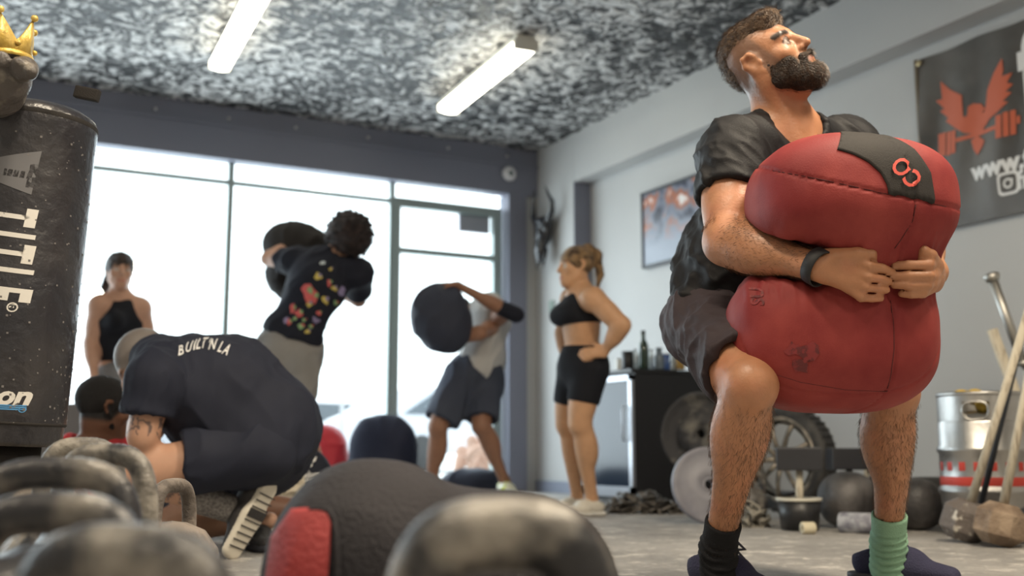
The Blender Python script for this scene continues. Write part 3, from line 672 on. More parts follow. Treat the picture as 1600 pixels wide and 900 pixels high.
shoe_parts('shoe', G(1382, 2.97), V(.80, 0, -.6), NAVY, DSO, man, .31, None, True, LACE, .005)
# band on the right wrist
wd = nz(MJ['wrR']-MJ['elR']); wc = MJ['wrR']+wd*.002
WB = mat('watch_rubber', (.010, .010, .012), .65)
ws = frame(wd, UP)
MB().lathe([(.036, -.014), (.0385, -.014), (.0385, .014), (.036, .014)], (0, 0, 0), None, 40)
def band(c, ax, rs, ru, w, t, name, m, par):
    R = frame(ax, UP); mb = MB(); n = 40; v = []; f = []
    for k in range(n):
        a = 2*math.pi*k/n
        for (rr, yy) in ((0, -w/2), (t, -w/2+.002), (t, w/2-.002), (0, w/2)): v.append(np.asarray(c)+R @ np.array([(rs+rr)*math.cos(a), yy, (ru+rr)*math.sin(a)]))
    for k in range(n):
        for j in range(4): f.append((k*4+j, k*4+(j+1) % 4, ((k+1) % n)*4+(j+1) % 4, ((k+1) % n)*4+j))
    return mb.add(v, f).build(name, m, par, True)
bd = band(wc, wd+V(-.0, -.22, 0), .034, .041, .032, .003, 'wrist_band', WB, man)
0 and MB().box(wc-FW*.034+UP*.008, (.028, .006, .036), frame(-FW*0+nz(np.cross(wd, UP)), UP) @ np.array([[0, 1, 0], [1, 0, 0], [0, 0, 1.]])).build('tracker_face', WB, bd, bevel=.002)
# hair and beard
HAIRM = mat('brown_hair', (.035, .02, .012), .55, col2=(.12, .068, .035), scale=70, detail=6, lo=.35, hi=.7, bump=.9, bscale=160, stretch=(1, 1, 1))
def hair_disp(A, amp, s=0): return lambda v: amp*(fbm(v*A, s, 3)-.35)
hh = [grp([ell(HT(0, .012, .068), (.058, .075, .05), HR, .02), ell(HT(0, -.03, .075), (.062, .075, .055), HR, .02), half(HT(0, .078, .06), HR @ np.array([0, 1, -.35]), .015)], .01),
      grp([ell(HT(0, .055, .093), (.046, .03, .024), HR, .01), ell(HT(.01, .075, .090), (.035, .02, .018), HR, .01)], .02), ell(HT(0, -.07, .03), (.055, .045, .07), HR, .02)]
hair = solid('hair', hh, .0035, HAIRM, man, disp=hair_disp(60, .009))
BEM = mat('dark_beard', (.012, .008, .006), .6, col2=(.06, .033, .018), scale=110, detail=6, lo=.35, hi=.7, bump=1., bscale=220)
be = [ell(HT(-.05, .04, -.055), (.02, .04, .032), HR, .02), ell(HT(.05, .04, -.055), (.02, .04, .032), HR, .02), ell(HT(0, .05, -.1), (.05, .045, .03), HR, .02),
      cone(HT(-.062, .014, -.02), HT(-.052, .022, -.07), .012, .024, .01), cone(HT(.062, .014, -.02), HT(.052, .022, -.07), .012, .024, .01),
      cone(HT(-.052, .022, -.07), HT(-.018, .075, -.105), .026, .028, .02), cone(HT(.052, .022, -.07), HT(.018, .075, -.105), .026, .028, .02), ell(HT(0, .08, -.108), (.036, .03, .028), HR, .02),
      cone(HT(-.026, .092, -.055), HT(0, .1045, -.0515), .007, .0065, .006), cone(HT(.026, .092, -.055), HT(0, .1045, -.0515), .007, .0065, .006), cone(HT(-.026, .09, -.056), HT(-.03, .08, -.09), .009, .012, .01), cone(HT(.026, .09, -.056), HT(.03, .08, -.09), .009, .012, .01),
      cone(HT(-.014, .108, -.066), HT(.014, .108, -.066), .0045, .0045, .004, 's')]
beard = solid('beard', be, .003, BEM, man, disp=hair_disp(90, .004, 4))
# body hair on forearms and shins: short tapering hairs rooted on the skin
def body_hair(o, name, regions, n, length, seed, m, par):
    rng = np.random.default_rng(seed); me = o.data; co = np.empty(len(me.vertices)*3, np.float32); me.vertices.foreach_get('co', co); co = co.reshape(-1, 3).astype(float)
    no = np.empty(len(me.vertices)*3, np.float32); me.vertex_normals.foreach_get('vector', no); no = no.reshape(-1, 3).astype(float)
    V_ = [];
    for (a, b, r, k) in regions:
        a = np.asarray(a); b = np.asarray(b); ba = b-a; h = ((co-a) @ ba)/(ba @ ba); dd = np.linalg.norm(co-a-h[:, None]*ba, axis=1)
        idx = np.where((h > .04+.16*rng.random(len(h))**2) & (h < .97) & (dd < r))[0]; idx = rng.choice(idx, k)
        p = co[idx]+rng.normal(0, .0015, (k, 3)); nn = no[idx]; t = nz(ba); tt = t-nn*(nn @ t)[:, None]
        L = length*(.6+.8*rng.random((k, 1))); sd = np.cross(nn, tt); sd /= np.linalg.norm(sd, axis=1)[:, None]+1e-9
        dirv = tt+nn*.35+sd*rng.normal(0, .45, (k, 1)); dirv /= np.linalg.norm(dirv, axis=1)[:, None]; w = .00026
        V_.append(np.stack([p-sd*w, p+sd*w, p+dirv*L*.55+sd*w*.7+nn*.0006, p+dirv*L], 1))
    v = np.concatenate(V_).reshape(-1, 3); q = np.arange(len(v)).reshape(-1, 4); ob = link(name, fast_mesh(name, v, q, m), par); ob['kind'] = 'stuff'; return ob
body_hair(man, 'body_hair', [(MJ['elR'], MJ['wrR'], .075, 2600), (MJ['knR'], MJ['anR'], .1, 3600), (MJ['knL'], MJ['anL'], .1, 3600), (MJ['elR']*.6+MJ['shR']*.4, MJ['elR'], .06, 250)], 0, .016, 3, mat('fine_hair', (.10, .055, .03), .6), man)
far = HT(0, 0, .3)
FHR = mat('fine_beard_hair', (.022, .013, .009), .5, col2=(.09, .05, .028), scale=90); FHH = mat('fine_head_hair', (.05, .028, .016), .5, col2=(.16, .095, .05), scale=60)
body_hair(beard, 'beard_strands', [(HT(0, 0, .1), HT(0, .06, -.3), .4, 6500)], 0, .011, 5, FHR, beard)
body_hair(hair, 'hair_strands', [(HT(0, .3, .1), HT(0, -.3, .05), .4, 7000)], 0, .014, 6, FHH, hair)
SEAM = mat('dark_red_thread', (.06, .006, .007), .8)
def seam(pts, r=.0013):
    q = []
    for a, b in zip(pts[:-1], pts[1:]): q += [(a[0]+(b[0]-a[0])*t, a[1]+(b[1]-a[1])*t) for t in (0, .25, .5, .75)]
    MB().tube([hitpx(bvh_of(bag), *p, -.0003) for p in q+[pts[-1]]], r, 6).build('seam', SEAM, bag, True)
seam([(1197, 265), (1240, 272), (1290, 282), (1340, 293), (1388, 304)]); seam([(1459, 319), (1478, 323)], .001); seam([(1431, 320), (1426, 345), (1408, 374), (1398, 388)]); seam([(1391, 470), (1396, 505), (1397, 545), (1392, 585), (1386, 611)]); seam([(1190, 578), (1250, 597), (1320, 609), (1386, 612)], .0009)
# strap patch and print
bb = bvh_of(bag)
c1 = hitpx(bb, 1405, 285); ax1 = nz(nz(CAM-c1)*.45+np.array(bb.find_nearest(Vector(c1))[1])*(1 if np.array(bb.find_nearest(Vector(c1))[1])@(CAM-c1) > 0 else -1)*.8+ZZ*.25)
U1 = nz(RT-ax1*(RT @ ax1)); W1 = np.cross(ax1, U1); O1 = c1+ax1*.3
uw = lambda p: ((p-O1) @ U1, (p-O1) @ W1)
inn = [uw(hitpx(bb, *p)) for p in [(1388, 304), (1385, 288), (1375, 270), (1357, 254), (1334, 242), (1308, 234)]]
out = []
for k in range(len(inn)):
    t_ = nz(np.array(inn[min(k+1, 5)])-np.array(inn[max(k-1, 0)])); pp = np.array([t_[1], -t_[0]]); pp = pp if pp[0]+pp[1] > 0 else -pp
    out.append(tuple(np.array(inn[k])+pp*.115))
out[0] = uw(hitpx(bb, 1459, 319))
sp = decal('strap_patch', poly_shape(inn+out[::-1]), O1, U1, W1, BAGK, bag, bb, -ax1, .003)
m_ = sp.modifiers.new('thick', 'SOLIDIFY'); m_.thickness = .003; m_.offset = 1
p0 = np.array(uw(hitpx(bb, 1428, 285))); p1 = np.array(uw(hitpx(bb, 1402, 256))); pd = p1-p0; ang = math.atan2(pd[1], pd[0])
U2 = U1*math.cos(ang)+W1*math.sin(ang); W2 = -U1*math.sin(ang)+W1*math.cos(ang); pc = (p0+p1)/2
decal('strap_letters', text_shape('CO', .066, .0012, sx=.7), O1+U1*pc[0]+W1*pc[1], U2, W2, RED, bag, bb, -ax1, .0075)
hb_ = bvh_of(shirt)
def flat(name, px, py, shape, bvh, m, par, size=1., rot=0, off=.0015, lab=None):
    c = hitpx(bvh, px, py); U = RT*math.cos(rot)+UP*math.sin(rot); W = -RT*math.sin(rot)+UP*math.cos(rot)
    sh = ([(a*size, b*size) for a, b in shape[0]], shape[1]); return decal(name, sh, c, U, W, m, par, bvh, FW, off, .012, lab)
flat('chest_print', 1219, 247, poly_shape([(-.006, -.012), (.004, -.014), (.001, .012), (-.005, .012)], [(.008, -.014), (.02, -.016), (.006, .006)]), hb_, RED, shirt)
FAD = mat('worn_black_print', (.10, .012, .014), .7, col2=(.2, .02, .022), scale=60, lo=.45, hi=.55)
flat('worn_logo', 1255, 560, poly_shape(blob(-.02, .02, .016, 9, 3, .5), blob(.012, .012, .02, 10, 5, .5), blob(-.004, -.016, .02, 10, 8, .5)), bb, FAD, bag)
flat('worn_letters', 1184, 463, text_shape('SU', .036, .001), bb, FAD, bag, 1, math.radians(88))
# ------------------------------------------------------------------ the other people
SKIN2 = attr_mat('skin_matte', .55, .05, .05, 120, .4, .08)
def plain(c): return lambda v: np.tile(np.array(c, float), (len(v), 1))
def head_col(c, F, U, skin, hairc=None, lips=(.45, .16, .14), s=1.):
    R = frame(F, U); c = np.asarray(c)
    def fn(v):
        col = np.tile(np.array(skin, float), (len(v), 1)); q = ((v-c) @ R)/s; near = np.linalg.norm(q, axis=1) < .16
        def mx(m, k): m = (np.clip(m, 0, 1)*near)[:, None]; return col*(1-m)+np.array(k)*m
        for sg in (-1, 1):
            r = np.linalg.norm(q-np.array([.031*sg, .0735, .003]), axis=1); col = np.where((r < .0145)[:, None] & near[:, None], np.array([[.6, .55, .5]]), col)
            r = np.linalg.norm(q-np.array([.031*sg, .087, .004]), axis=1); col = np.where((r < .0075)[:, None] & near[:, None], np.array([[.05, .03, .02]]), col)
        col = mx(np.exp(-((q[:, 2]+.066)/.008)**2)*(q[:, 1] > .085)*(np.abs(q[:, 0]) < .026)*.8, lips)
        col = mx(np.exp(-((q[:, 2]-.026)/.006)**2)*(q[:, 1] > .06)*(np.abs(np.abs(q[:, 0])-.034) < .022)*.9, (.06, .035, .025))
        if hairc is not None:   # close-cropped hair shades the scalp
            m = np.clip((.04-(.75*q[:, 1]-.66*q[:, 2]))/.01, 0, 1)*np.clip((q[:, 2]+.06)/.02, 0, 1)*(np.abs(q[:, 0]) < .084); col = mx(m, hairc)
        return col
    return fn
def hang(n, *a): return n
W_ = lambda *a: np.asarray(P(*a))
# --- woman in the black tank top, by the window
J = dict(pel=W_(184, 590, 6.7), chest=W_(186, 500, 6.7), neck=W_(187, 466, 6.7), shR=W_(156, 478, 6.62), shL=W_(219, 482, 6.75), elR=W_(143, 535, 6.62), elL=W_(232, 538, 6.8), wrR=W_(147, 590, 6.5), wrL=W_(225, 590, 6.7))
J['hipR'] = W_(168, 598, 6.66); J['hipL'] = W_(202, 598, 6.75); J['knR'] = G(170, 6.65, .5); J['knL'] = G(203, 6.75, .5); J['anR'] = G(170, 6.7, .09); J['anL'] = G(206, 6.8, .09)
hF, hU, hC = V(.45, -.03, -.85), V(.02, 1, 0), W_(187, 424, 6.7)
it, T, R = head_items(hC, hF, hU, .97); sd = J['shR']-J['shL']
it += torso_items(J['pel'], J['chest'], J['neck'], sd, .95, .93, .95) + [cone(W_(188, 470, 6.7), T(0, -.02, -.05), .055, .05, .03), cone(J['neck'], J['shR'], .045, .045, .05), cone(J['neck'], J['shL'], .045, .045, .05)]
it += arm_items(J['shR'], J['elR'], J['wrR'], .95, 1.12)+arm_items(J['shL'], J['elL'], J['wrL'], .95, 1.1)
it += hand_items(J['wrR'], V(.1, -1, 0), V(-1, 0, -.2), V(0, 0, -1), .92)+hand_items(J['wrL'], V(0, -1, 0), V(1, 0, 0), V(0, 0, -1), .92)
it += leg_items(J['hipR'], J['knR'], J['anR'], .95, 1.1, V(0, 0, 1))+leg_items(J['hipL'], J['knL'], J['anL'], .95, 1.1, V(0, 0, 1))
skn = (.52, .30, .21)
wa = solid('person', it, .009, SKIN2, color=head_col(hC, hF, hU, skn))
tag(wa, 'woman in a black tank top standing by the window with dark tied hair', 'person')
TANK = cloth('black_rib', (.012, .013, .018), .8, bump=.2)
tk = [grow(i, .009) for i in torso_items(J['pel'], J['chest'], J['neck'], sd, .95, .93, .95)[:3]] + [econe(J['chest']+ZZ*.02, J['neck']+V(0, -.02, 0), .085, .058, sd, 1.25, .04), ell(J['chest']+V(.0, -.02, -.09), (.11, .07, .075), frame(sd, ZZ), .04), half(W_(186, 566, 6.7), V(0, -1, 0), .01),
      sph(J['neck']+V(.0, .035, -.04), .072, .01, 's')]
for s_ in ('shR', 'shL'): tk.append(sph(J[s_]+ZZ*.0+(J[s_]-J['neck'])*.12, .088, .012, 's'))
solid('tank_top', tk, .008, TANK, wa, disp=lambda v: .004*(fbm(v*14, 3, 3)-.4))
GP = cloth('heather_grey', (.16, .16, .17), .9, (.22, .22, .23), .2)
lg = [ell(J['pel'], (.17, .13, .13), frame(sd, ZZ), .05)] + [grow(i, .012) for i in leg_items(J['hipR'], J['knR'], J['anR'], .95, 1.15, V(0, 0, 1))[:4]+leg_items(J['hipL'], J['knL'], J['anL'], .95, 1.15, V(0, 0, 1))[:4]] + [half(W_(186, 560, 6.7), V(0, 1, 0), .01), half(G(186, 6.7, .11), V(0, -1, 0), .01)]
solid('leggings', lg, .01, GP, wa)
DH = mat('dark_brown_hair', (.015, .009, .008), .5, col2=(.05, .028, .02), scale=50, bump=.8, bscale=130)
hr = [grp(hair_items(hC, hF, hU, .97, .012, .052), .01), ell(T(.03, -.115, .02), (.03, .035, .035), R, .02), cone(T(.045, -.12, .0), T(.07, -.10, -.10), .028, .02, .03), cone(T(.07, -.10, -.10), T(.06, -.09, -.145), .02, .008, .02)]
solid('hair', hr, .007, DH, wa, disp=lambda v: .014*(fbm(v*40, 2, 3)-.4))
WSH = mat('white_trainer', (.7, .7, .68), .6, bump=.2); WSO = mat('white_sole', (.75, .74, .7), .5)
for k in ('R', 'L'): shoe_parts('shoe', np.array([J['an'+k][0], J['an'+k][1], 0]), V(.3, 0, -1), WSH, WSO, wa, .26, res=.009)

# --- curly-haired man seen from behind, shouldering a black sandbag
J = dict(pel=W_(452, 535, 6.5), chest=W_(498, 440, 6.5), neck=W_(522, 403, 6.5), shL=W_(462, 408, 6.6), shR=W_(560, 428, 6.5), elL=W_(420, 404, 6.75), wrL=W_(470, 375, 6.95), elR=W_(560, 468, 6.75), wrR=W_(510, 440, 6.95))
J['hipL'] = W_(436, 545, 6.5); J['hipR'] = W_(474, 548, 6.5); J['knL'] = W_(392, 640, 6.3); J['anL'] = G(372, 6.6, .1); J['knR'] = W_(466, 645, 6.35); J['anR'] = W_(505, 742, 6.6)
hF, hU, hC = V(-.35, .35, .85), V(.45, .85, -.1), W_(540, 374, 6.52)
it, T, R = head_items(hC, hF, hU, 1.); sd = J['shR']-J['shL']
tr_ = torso_items(J['pel'], J['chest'], J['neck'], sd, 1.)
it += tr_ + [cone(J['neck'], T(0, -.02, -.05), .062, .056, .03), cone(J['neck'], J['shR'], .055, .05, .05), cone(J['neck'], J['shL'], .055, .05, .05)]
it += arm_items(J['shR'], J['elR'], J['wrR'])+arm_items(J['shL'], J['elL'], J['wrL'])+hand_items(J['wrL'], V(1, .2, .2), V(0, 1, 0), V(0, 0, 1))+hand_items(J['wrR'], V(-1, .2, .2), V(0, -1, 0), V(0, 0, 1))
bk = V(0, 0, -1); it += leg_items(J['hipL'], J['knL'], J['anL'], 1, 1, bk)+leg_items(J['hipR'], J['knR'], J['anR'], 1, 1, bk)
cm = solid('person', it, .009, SKIN2, color=head_col(hC, hF, hU, (.50, .28, .19)))
tag(cm, 'curly-haired man seen from behind in a flower-print black tee and grey joggers', 'person')
st = [grow(i, .017) for i in tr_]+[grow(cone(J['neck'], J['shR'], .05, .06, .05), .008), grow(cone(J['neck'], J['shL'], .05, .06, .05), .008), sph(J['shR'], .078, .05), sph(J['shL'], .078, .05), sleeve(J['shR'], J['elR'], .72, .085, .08, .06), sleeve(J['shL'], J['elL'], .5, .085, .078, .06),
      ell(J['pel']*.85+J['chest']*.15, (.18, .15, .13), frame(V(-.2, 0, 1), V(.4, 1, 0)), .05), half(W_(462, 532, 6.5), V(-.35, -1, 0), .01), sph(T(0, -.04, -.075), .062, .008, 's')]
BT = cloth('black_cotton', (.014, .016, .026), .8, (.02, .022, .034))
cs = solid('shirt', st, .008, BT, cm, disp=lambda v: ridge(v, 10, .012, 5, stretchM(V(.8, .4, 0), .3)))
b_ = bvh_of(cs); PK = [mat('print_pink', (.62, .12, .12), .7), mat('print_yellow', (.62, .50, .12), .7), mat('print_green', (.25, .42, .20), .7), mat('print_violet', (.28, .24, .42), .7), mat('print_pale', (.6, .68, .72), .7)]
fl = [(0, 482, 455, .024, 1.5), (0, 492, 463, .016, 1.5), (0, 458, 482, .012, 1.6), (0, 468, 489, .017, .8), (0, 452, 503, .012, 1), (0, 498, 489, .009, 1), (1, 497, 432, .014, 1), (1, 483, 474, .014, 1), (1, 508, 468, .015, 1.2), (1, 522, 450, .011, 1), (1, 480, 518, .009, 1), (0, 514, 442, .009, 1.4), (2, 470, 510, .013, .8), (2, 461, 497, .008, 1), (2, 475, 500, .008, 1), (3, 493, 500, .012, 1), (3, 534, 454, .013, 1.3), (3, 447, 500, .009, 1.3), (4, 505, 411, .012, .6), (1, 516, 421, .007, 1), (2, 524, 473, .008, 1.3), (2, 485, 510, .008, 1)]
for n, (ci, px, py, r, sy) in enumerate(fl):
    for d_ in range(1 if ci in (3, 4) else 2):
        flat('flower_print', px+3*d_, py-2*d_, poly_shape(blob(0, 0, 1.45*r*(1-.55*d_), 11, n+9*d_, .45, sy)), b_, PK[(ci+2*d_) % 4 if d_ else ci], cs, off=.004+.002*d_)
jg = [ell(J['pel']-V(0, .03, 0), (.165, .15, .14), None, .05), ell(J['hipL'], (.12, .12, .12), None, .05), cone(J['hipL'], J['knL'], .115, .082, .05), cone(J['knL'], J['knL']*.5+J['anL']*.5, .08, .062, .03), cone(J['hipR'], J['knR'], .115, .082, .05), cone(J['knR'], J['knR']*.72+J['anR']*.28, .082, .064, .03),
      half(W_(452, 500, 6.5), V(.3, 1, 0), .01)]
JG = cloth('grey_fleece', (.26, .255, .25), .9, (.33, .32, .31), .2)
solid('joggers', jg, .009, JG, cm, disp=lambda v: ridge(v, 9, .02, 12, stretchM(V(.9, .3, 0), .25)))
hr = [grp(hair_items(hC, hF, hU, 1., .058, .08, -.06), .01)]
CUR = mat('black_curls', (.01, .007, .010), .6, col2=(.05, .032, .03), scale=60, bump=1, bscale=120)
ch_ = solid('hair', hr, .009, CUR, cm, disp=lambda v: .045*(fbm(v*22, 2, 3)-.42))
cl = MB(); rd = random.Random(4); hv = [v.co[:] for v in ch_.data.vertices]
for n in range(240):
    p = np.array(rd.choice(hv)); d0 = nz(p-hC); a = nz(np.cross(d0, [rd.gauss(0, 1), rd.gauss(0, 1), rd.gauss(0, 1)])); b2 = np.cross(d0, a); r0 = .008+.006*rd.random()
    cl.tube([p+d0*(.003*k-.01)+a*r0*math.cos(k*.9)+b2*r0*math.sin(k*.9) for k in range(9)], [.0035]*8+[.001], 4)
o = cl.build('curls', CUR, ch_, True); o['kind'] = 'stuff'
WS = mat('white_sock', (.72, .72, .74), .9)
def xsock(kn, an, t0, m, par, r=.044, foot=None):
    a = kn+(an-kn)*t0; d = nz(an-kn); return solid('sock', [cone(a, an+d*.04, r, r-.006, .02), half(a+d*.01, -d, .004)], .008, m, par)
xsock(J['knR'], J['anR'], .74, WS, cm); xsock(J['knL'], J['anL'], .8, WS, cm)
shoe_parts('shoe', J['anR']-V(.02, .095, 0), V(.55, -.25, .5), WSH, WSO, cm, .29, up=V(.1, 1, .35), res=.009)
shoe_parts('shoe', np.array([J['anL'][0], J['anL'][1], 0]), V(-.3, 0, 1), WSH, WSO, cm, .29, res=.009)
sbk = solid('sandbag', [ell(W_(468, 388, 6.98), (.235, .17, .16), frame(V(0, 0, 1), V(.3, 1, 0)), .02, pw=2.3), ell(W_(455, 425, 6.95), (.16, .15, .18), frame(V(0, 0, 1), V(0, 1, 0)), .06)], .012, BAGK, disp=lambda v: ridge(v, 8, .012, 5))
tag(sbk, 'black sandbag on the left shoulder of the curly-haired man', 'sandbag')

# --- man with the black bag against his chest, by the door
J = dict(pel=W_(742, 572, 7.0), chest=W_(764, 500, 7.05), neck=W_(748, 486, 7.1), shL=W_(752, 492, 6.9), shR=W_(783, 505, 7.15), elL=W_(792, 486, 6.75), wrL=W_(716, 446, 6.7), elR=W_(750, 520, 6.7), wrR=W_(700, 530, 6.75))
J['shL'] = W_(772, 500, 7.0)
J['hipL'] = W_(760, 588, 7.05); J['hipR'] = W_(722, 590, 6.95); J['knL'] = W_(752, 666, 6.85); J['anL'] = W_(789, 752, 7.0); J['knR'] = W_(684, 668, 6.8); J['anR'] = G(673, 6.9, .09)
hF, hU, hC = V(-.9, -.1, -.2), V(-.2, 1, 0), W_(712, 490, 7.15)
it, T, R = head_items(hC, hF, hU, 1.); sd = V(-.35, 0, .95)
tr_ = torso_items(J['pel'], J['chest'], J['neck'], -sd, .95, .95)
it += tr_+[cone(J['neck'], T(0, -.02, -.05), .06, .055, .03)]+arm_items(J['shL'], J['elL'], J['wrL'], .95)+arm_items(J['shR'], J['elR'], J['wrR'], .95)
it += hand_items(J['wrL'], V(-1, .05, -.1), V(0, 1, 0), V(0, 0, -1))+hand_items(J['wrR'], V(-1, -.2, 0), V(0, -1, 0), V(0, 0, -1))
it += leg_items(J['hipL'], J['knL'], J['anL'], .98, 1, V(.5, 0, .5), .9)+leg_items(J['hipR'], J['knR'], J['anR'], .98, 1, V(.6, 0, .4), .9)
dm = solid('person', it, .009, SKIN2, color=head_col(hC, hF, hU, (.30, .155, .10), (.02, .015, .015)))
tag(dm, 'man in a pale grey tee and dark shorts bear-hugging a dark bag by the door', 'person')
GT = cloth('pale_grey_tee', (.42, .43, .44), .85, (.5, .5, .5), .15)
st = [grow(i, .014) for i in tr_]+[sph(J['shL'], .074, .05), sph(J['shR'], .072, .05), ell(W_(760, 560, 7.05), (.12, .12, .15), frame(V(0, 0, 1), V(.25, 1, 0)), .06), cone(W_(768, 560, 7.08), W_(778, 606, 7.12), .07, .02, .05), half(W_(750, 585, 7.0), V(-.9, -1.1, 0), .01), sph(T(0, -.03, -.085), .062, .008, 's')]
solid('shirt', st, .009, GT, dm, disp=lambda v: ridge(v, 10, .012, 5, stretchM(V(.3, 1, 0), .3)))
DB = cloth('dark_blue_shorts', (.045, .055, .085), .85, (.06, .07, .10), .2)
so = [ell(J['pel']-V(0, .02, 0), (.155, .14, .13), None, .05), sleeve(J['hipL'], J['knL'], .86, .115, .11, .075, .05), sleeve(J['hipR'], J['knR'], .86, .115, .11, .075, .05), half(W_(735, 545, 7), V(-.3, 1, 0), .01)]
solid('shorts', so, .009, DB, dm, disp=lambda v: ridge(v, 9, .014, 3, stretchM(V(.1, 1, 0), .3)))
bdq = nz(J['wrL']-J['elL']); solid('elbow_sleeve', [cone(J['elL']-bdq*.05+V(.015, 0, 0), J['elL']+bdq*.03, .052, .05, .01)], .008, BT, dm)
NEON = mat('white_neon_trainer', (.72, .74, .60), .6, col2=(.62, .72, .08), scale=9, lo=.52, hi=.56)
shoe_parts('shoe', J['anL']-V(0, .095, 0), V(.35, -.08, -.95), NEON, WSO, dm, .28, up=V(0, 1, 0), res=.009)
shoe_parts('shoe', np.array([J['anR'][0], J['anR'][1], 0]), V(-.7, 0, -.7), NEON, WSO, dm, .28, res=.009)
sb3 = solid('sandbag', [ell(W_(688, 494, 6.7), (.185, .17, .20), frame(V(0, 0, 1), V(-.25, 1, 0)), .02, pw=2.2), ell(W_(700, 520, 6.7), (.13, .13, .13), None, .05)], .012, cloth('slate_bag', (.04, .046, .07), .7), disp=lambda v: ridge(v, 7, .012, 5))
tag(sb3, 'round dark sandbag hugged high by the man in the pale grey tee', 'sandbag')

# --- woman with the ponytail, hand on hip
J = dict(pel=W_(910, 572, 6.1), chest=W_(908, 490, 6.1), neck=W_(908, 457, 6.1), shL=W_(927, 467, 5.93), shR=W_(893, 468, 6.26), elL=W_(972, 508, 5.85), wrL=W_(945, 549, 5.93), elR=W_(880, 520, 6.35), wrR=W_(884, 560, 6.3))
J['hipL'] = W_(922, 578, 6.02); J['hipR'] = W_(898, 578, 6.18); J['knL'] = G(907, 5.98, .50); J['anL'] = G(925, 6.05, .09); J['knR'] = G(886, 6.2, .50); J['anR'] = G(902, 6.3, .09)
hF, hU, hC = V(-.95, -.05, -.35), V(.0, 1, 0), W_(899, 417, 6.1)
it, T, R = head_items(hC, hF, hU, .95); sd = J['shR']-J['shL']
tr_ = torso_items(J['pel'], J['chest'], J['neck'], sd, .92, .82, .95)
it += tr_+[cone(J['neck'], T(0, -.02, -.05), .052, .047, .03), cone(J['neck'], J['shL'], .045, .045, .05), cone(J['neck'], J['shR'], .045, .045, .05), ell(J['pel']+V(.01, 0, 0), (.135, .125, .12), None, .06)]
it += arm_items(J['shL'], J['elL'], J['wrL'], .95, 1.1)+arm_items(J['shR'], J['elR'], J['wrR'], .95, 1.1)+hand_items(J['wrL'], V(-1, -.1, 0), V(.1, .2, -1), V(0, 1, 0), .92)+hand_items(J['wrR'], V(0, -1, 0), V(-1, 0, 0), V(0, 0, -1), .92)
it += leg_items(J['hipL'], J['knL'], J['anL'], .98, 1.12, V(1, 0, .1))+leg_items(J['hipR'], J['knR'], J['anR'], .96, 1.12, V(1, 0, .1))
skn = (.58, .33, .19); pw = solid('person', it, .009, SKIN2, color=head_col(hC, hF, hU, skn))
tag(pw, 'woman with ponytail in black sports bra and shorts, hand on hip by the cabinet', 'person')
ub = frame(sd, ZZ)
bra = [grow(tr_[2], .009), ell(J['chest']+V(-.09, -.01, -.02), (.075, .13, .07), None, .04), econe(J['chest'], J['neck']+V(.0, -.02, 0), .08, .045, sd, 1.2, .04), half(W_(905, 508, 6.1), V(.06, -1, 0), .008), sph(J['neck']+V(-.055, .04, 0), .072, .01, 's')]
for s_ in ('shR', 'shL'): bra.append(sph(J[s_]+(J[s_]-J['neck'])*.2, .082, .01, 's'))
solid('sports_bra', bra, .007, TANK, pw)
gl_ = leg_items(J['hipL'], J['knL'], J['anL'], .98, 1.12, V(1, 0, .1)); gr_ = leg_items(J['hipR'], J['knR'], J['anR'], .96, 1.12, V(1, 0, .1))
sh_ = [grow(tr_[0], .01), grow(tr_[1], .008), ell(J['pel']+V(.01, 0, 0), (.145, .135, .13), None, .06)]+[grp([grow(g[0], .010), grow(g[7], .010), half(np.asarray(h)*.4+np.asarray(k)*.6, k-h, .006)], .04) for g, h, k in ((gl_, J['hipL'], J['knL']), (gr_, J['hipR'], J['knR']))]+[half(W_(910, 542, 6.1), V(.05, 1, 0), .008)]
solid('shorts', sh_, .008, TANK, pw)
BH = mat('blonde_brown_hair', (.07, .04, .022), .5, col2=(.38, .24, .12), scale=26, bump=.8, bscale=120, lo=.35, hi=.65)
hr = [grp(hair_items(hC, hF, hU, .95, .01, .05), .01), ell(T(0, -.085, .105), (.032, .036, .034), R, .02), cone(T(.0, -.10, .115), T(.0, -.145, .075), .024, .028, .015), cone(T(.0, -.145, .075), T(.0, -.155, -.05), .028, .022, .02), cone(T(.0, -.155, -.05), T(.01, -.14, -.14), .022, .006, .02)]
solid('hair', hr, .007, BH, pw, disp=lambda v: .010*(fbm(v*45, 2, 3)-.4))
CRS = mat('cream_trainer', (.70, .66, .58), .6, bump=.4, bscale=80)
shoe_parts('shoe', np.array([J['anL'][0], J['anL'][1], 0]), V(-.93, 0, -.45), CRS, WSO, pw, .27, res=.007)
shoe_parts('shoe', np.array([J['anR'][0], J['anR'][1], 0]), V(-.95, 0, -.2), CRS, WSO, pw, .27, res=.008)

# --- kneeling man bent forward, back to us
J = dict(pel=W_(408, 688, 3.78), chest=W_(308, 608, 3.78), neck=W_(245, 562, 3.78), shL=W_(242, 594, 3.60), shR=W_(262, 578, 3.97), elL=W_(224, 682, 3.56), wrL=W_(218, 640, 3.79), elR=W_(236, 668, 4.0), wrR=W_(212, 630, 4.1))
J['hipL'] = W_(412, 704, 3.68); J['hipR'] = W_(418, 700, 3.88); J['knL'] = W_(192, 736, 3.56); J['anL'] = W_(362, 796, 3.68); J['knR'] = G(262, 4.0, .08); J['anR'] = G(400, 4.0, .10)
hF, hU, hC = V(-.55, -.75, -.25), V(-.75, .62, -.1), W_(226, 566, 3.84)
it, T, R = head_items(hC, hF, hU, 1.); sd = J['shR']-J['shL']
tr_ = torso_items(J['pel'], J['chest'], J['neck'], sd, 1.08, 1.0, 1.05)
arch = [ell(W_(350, 615, 3.78), (.19, .15, .17), frame(sd, V(-.6, .8, 0)), .08)]
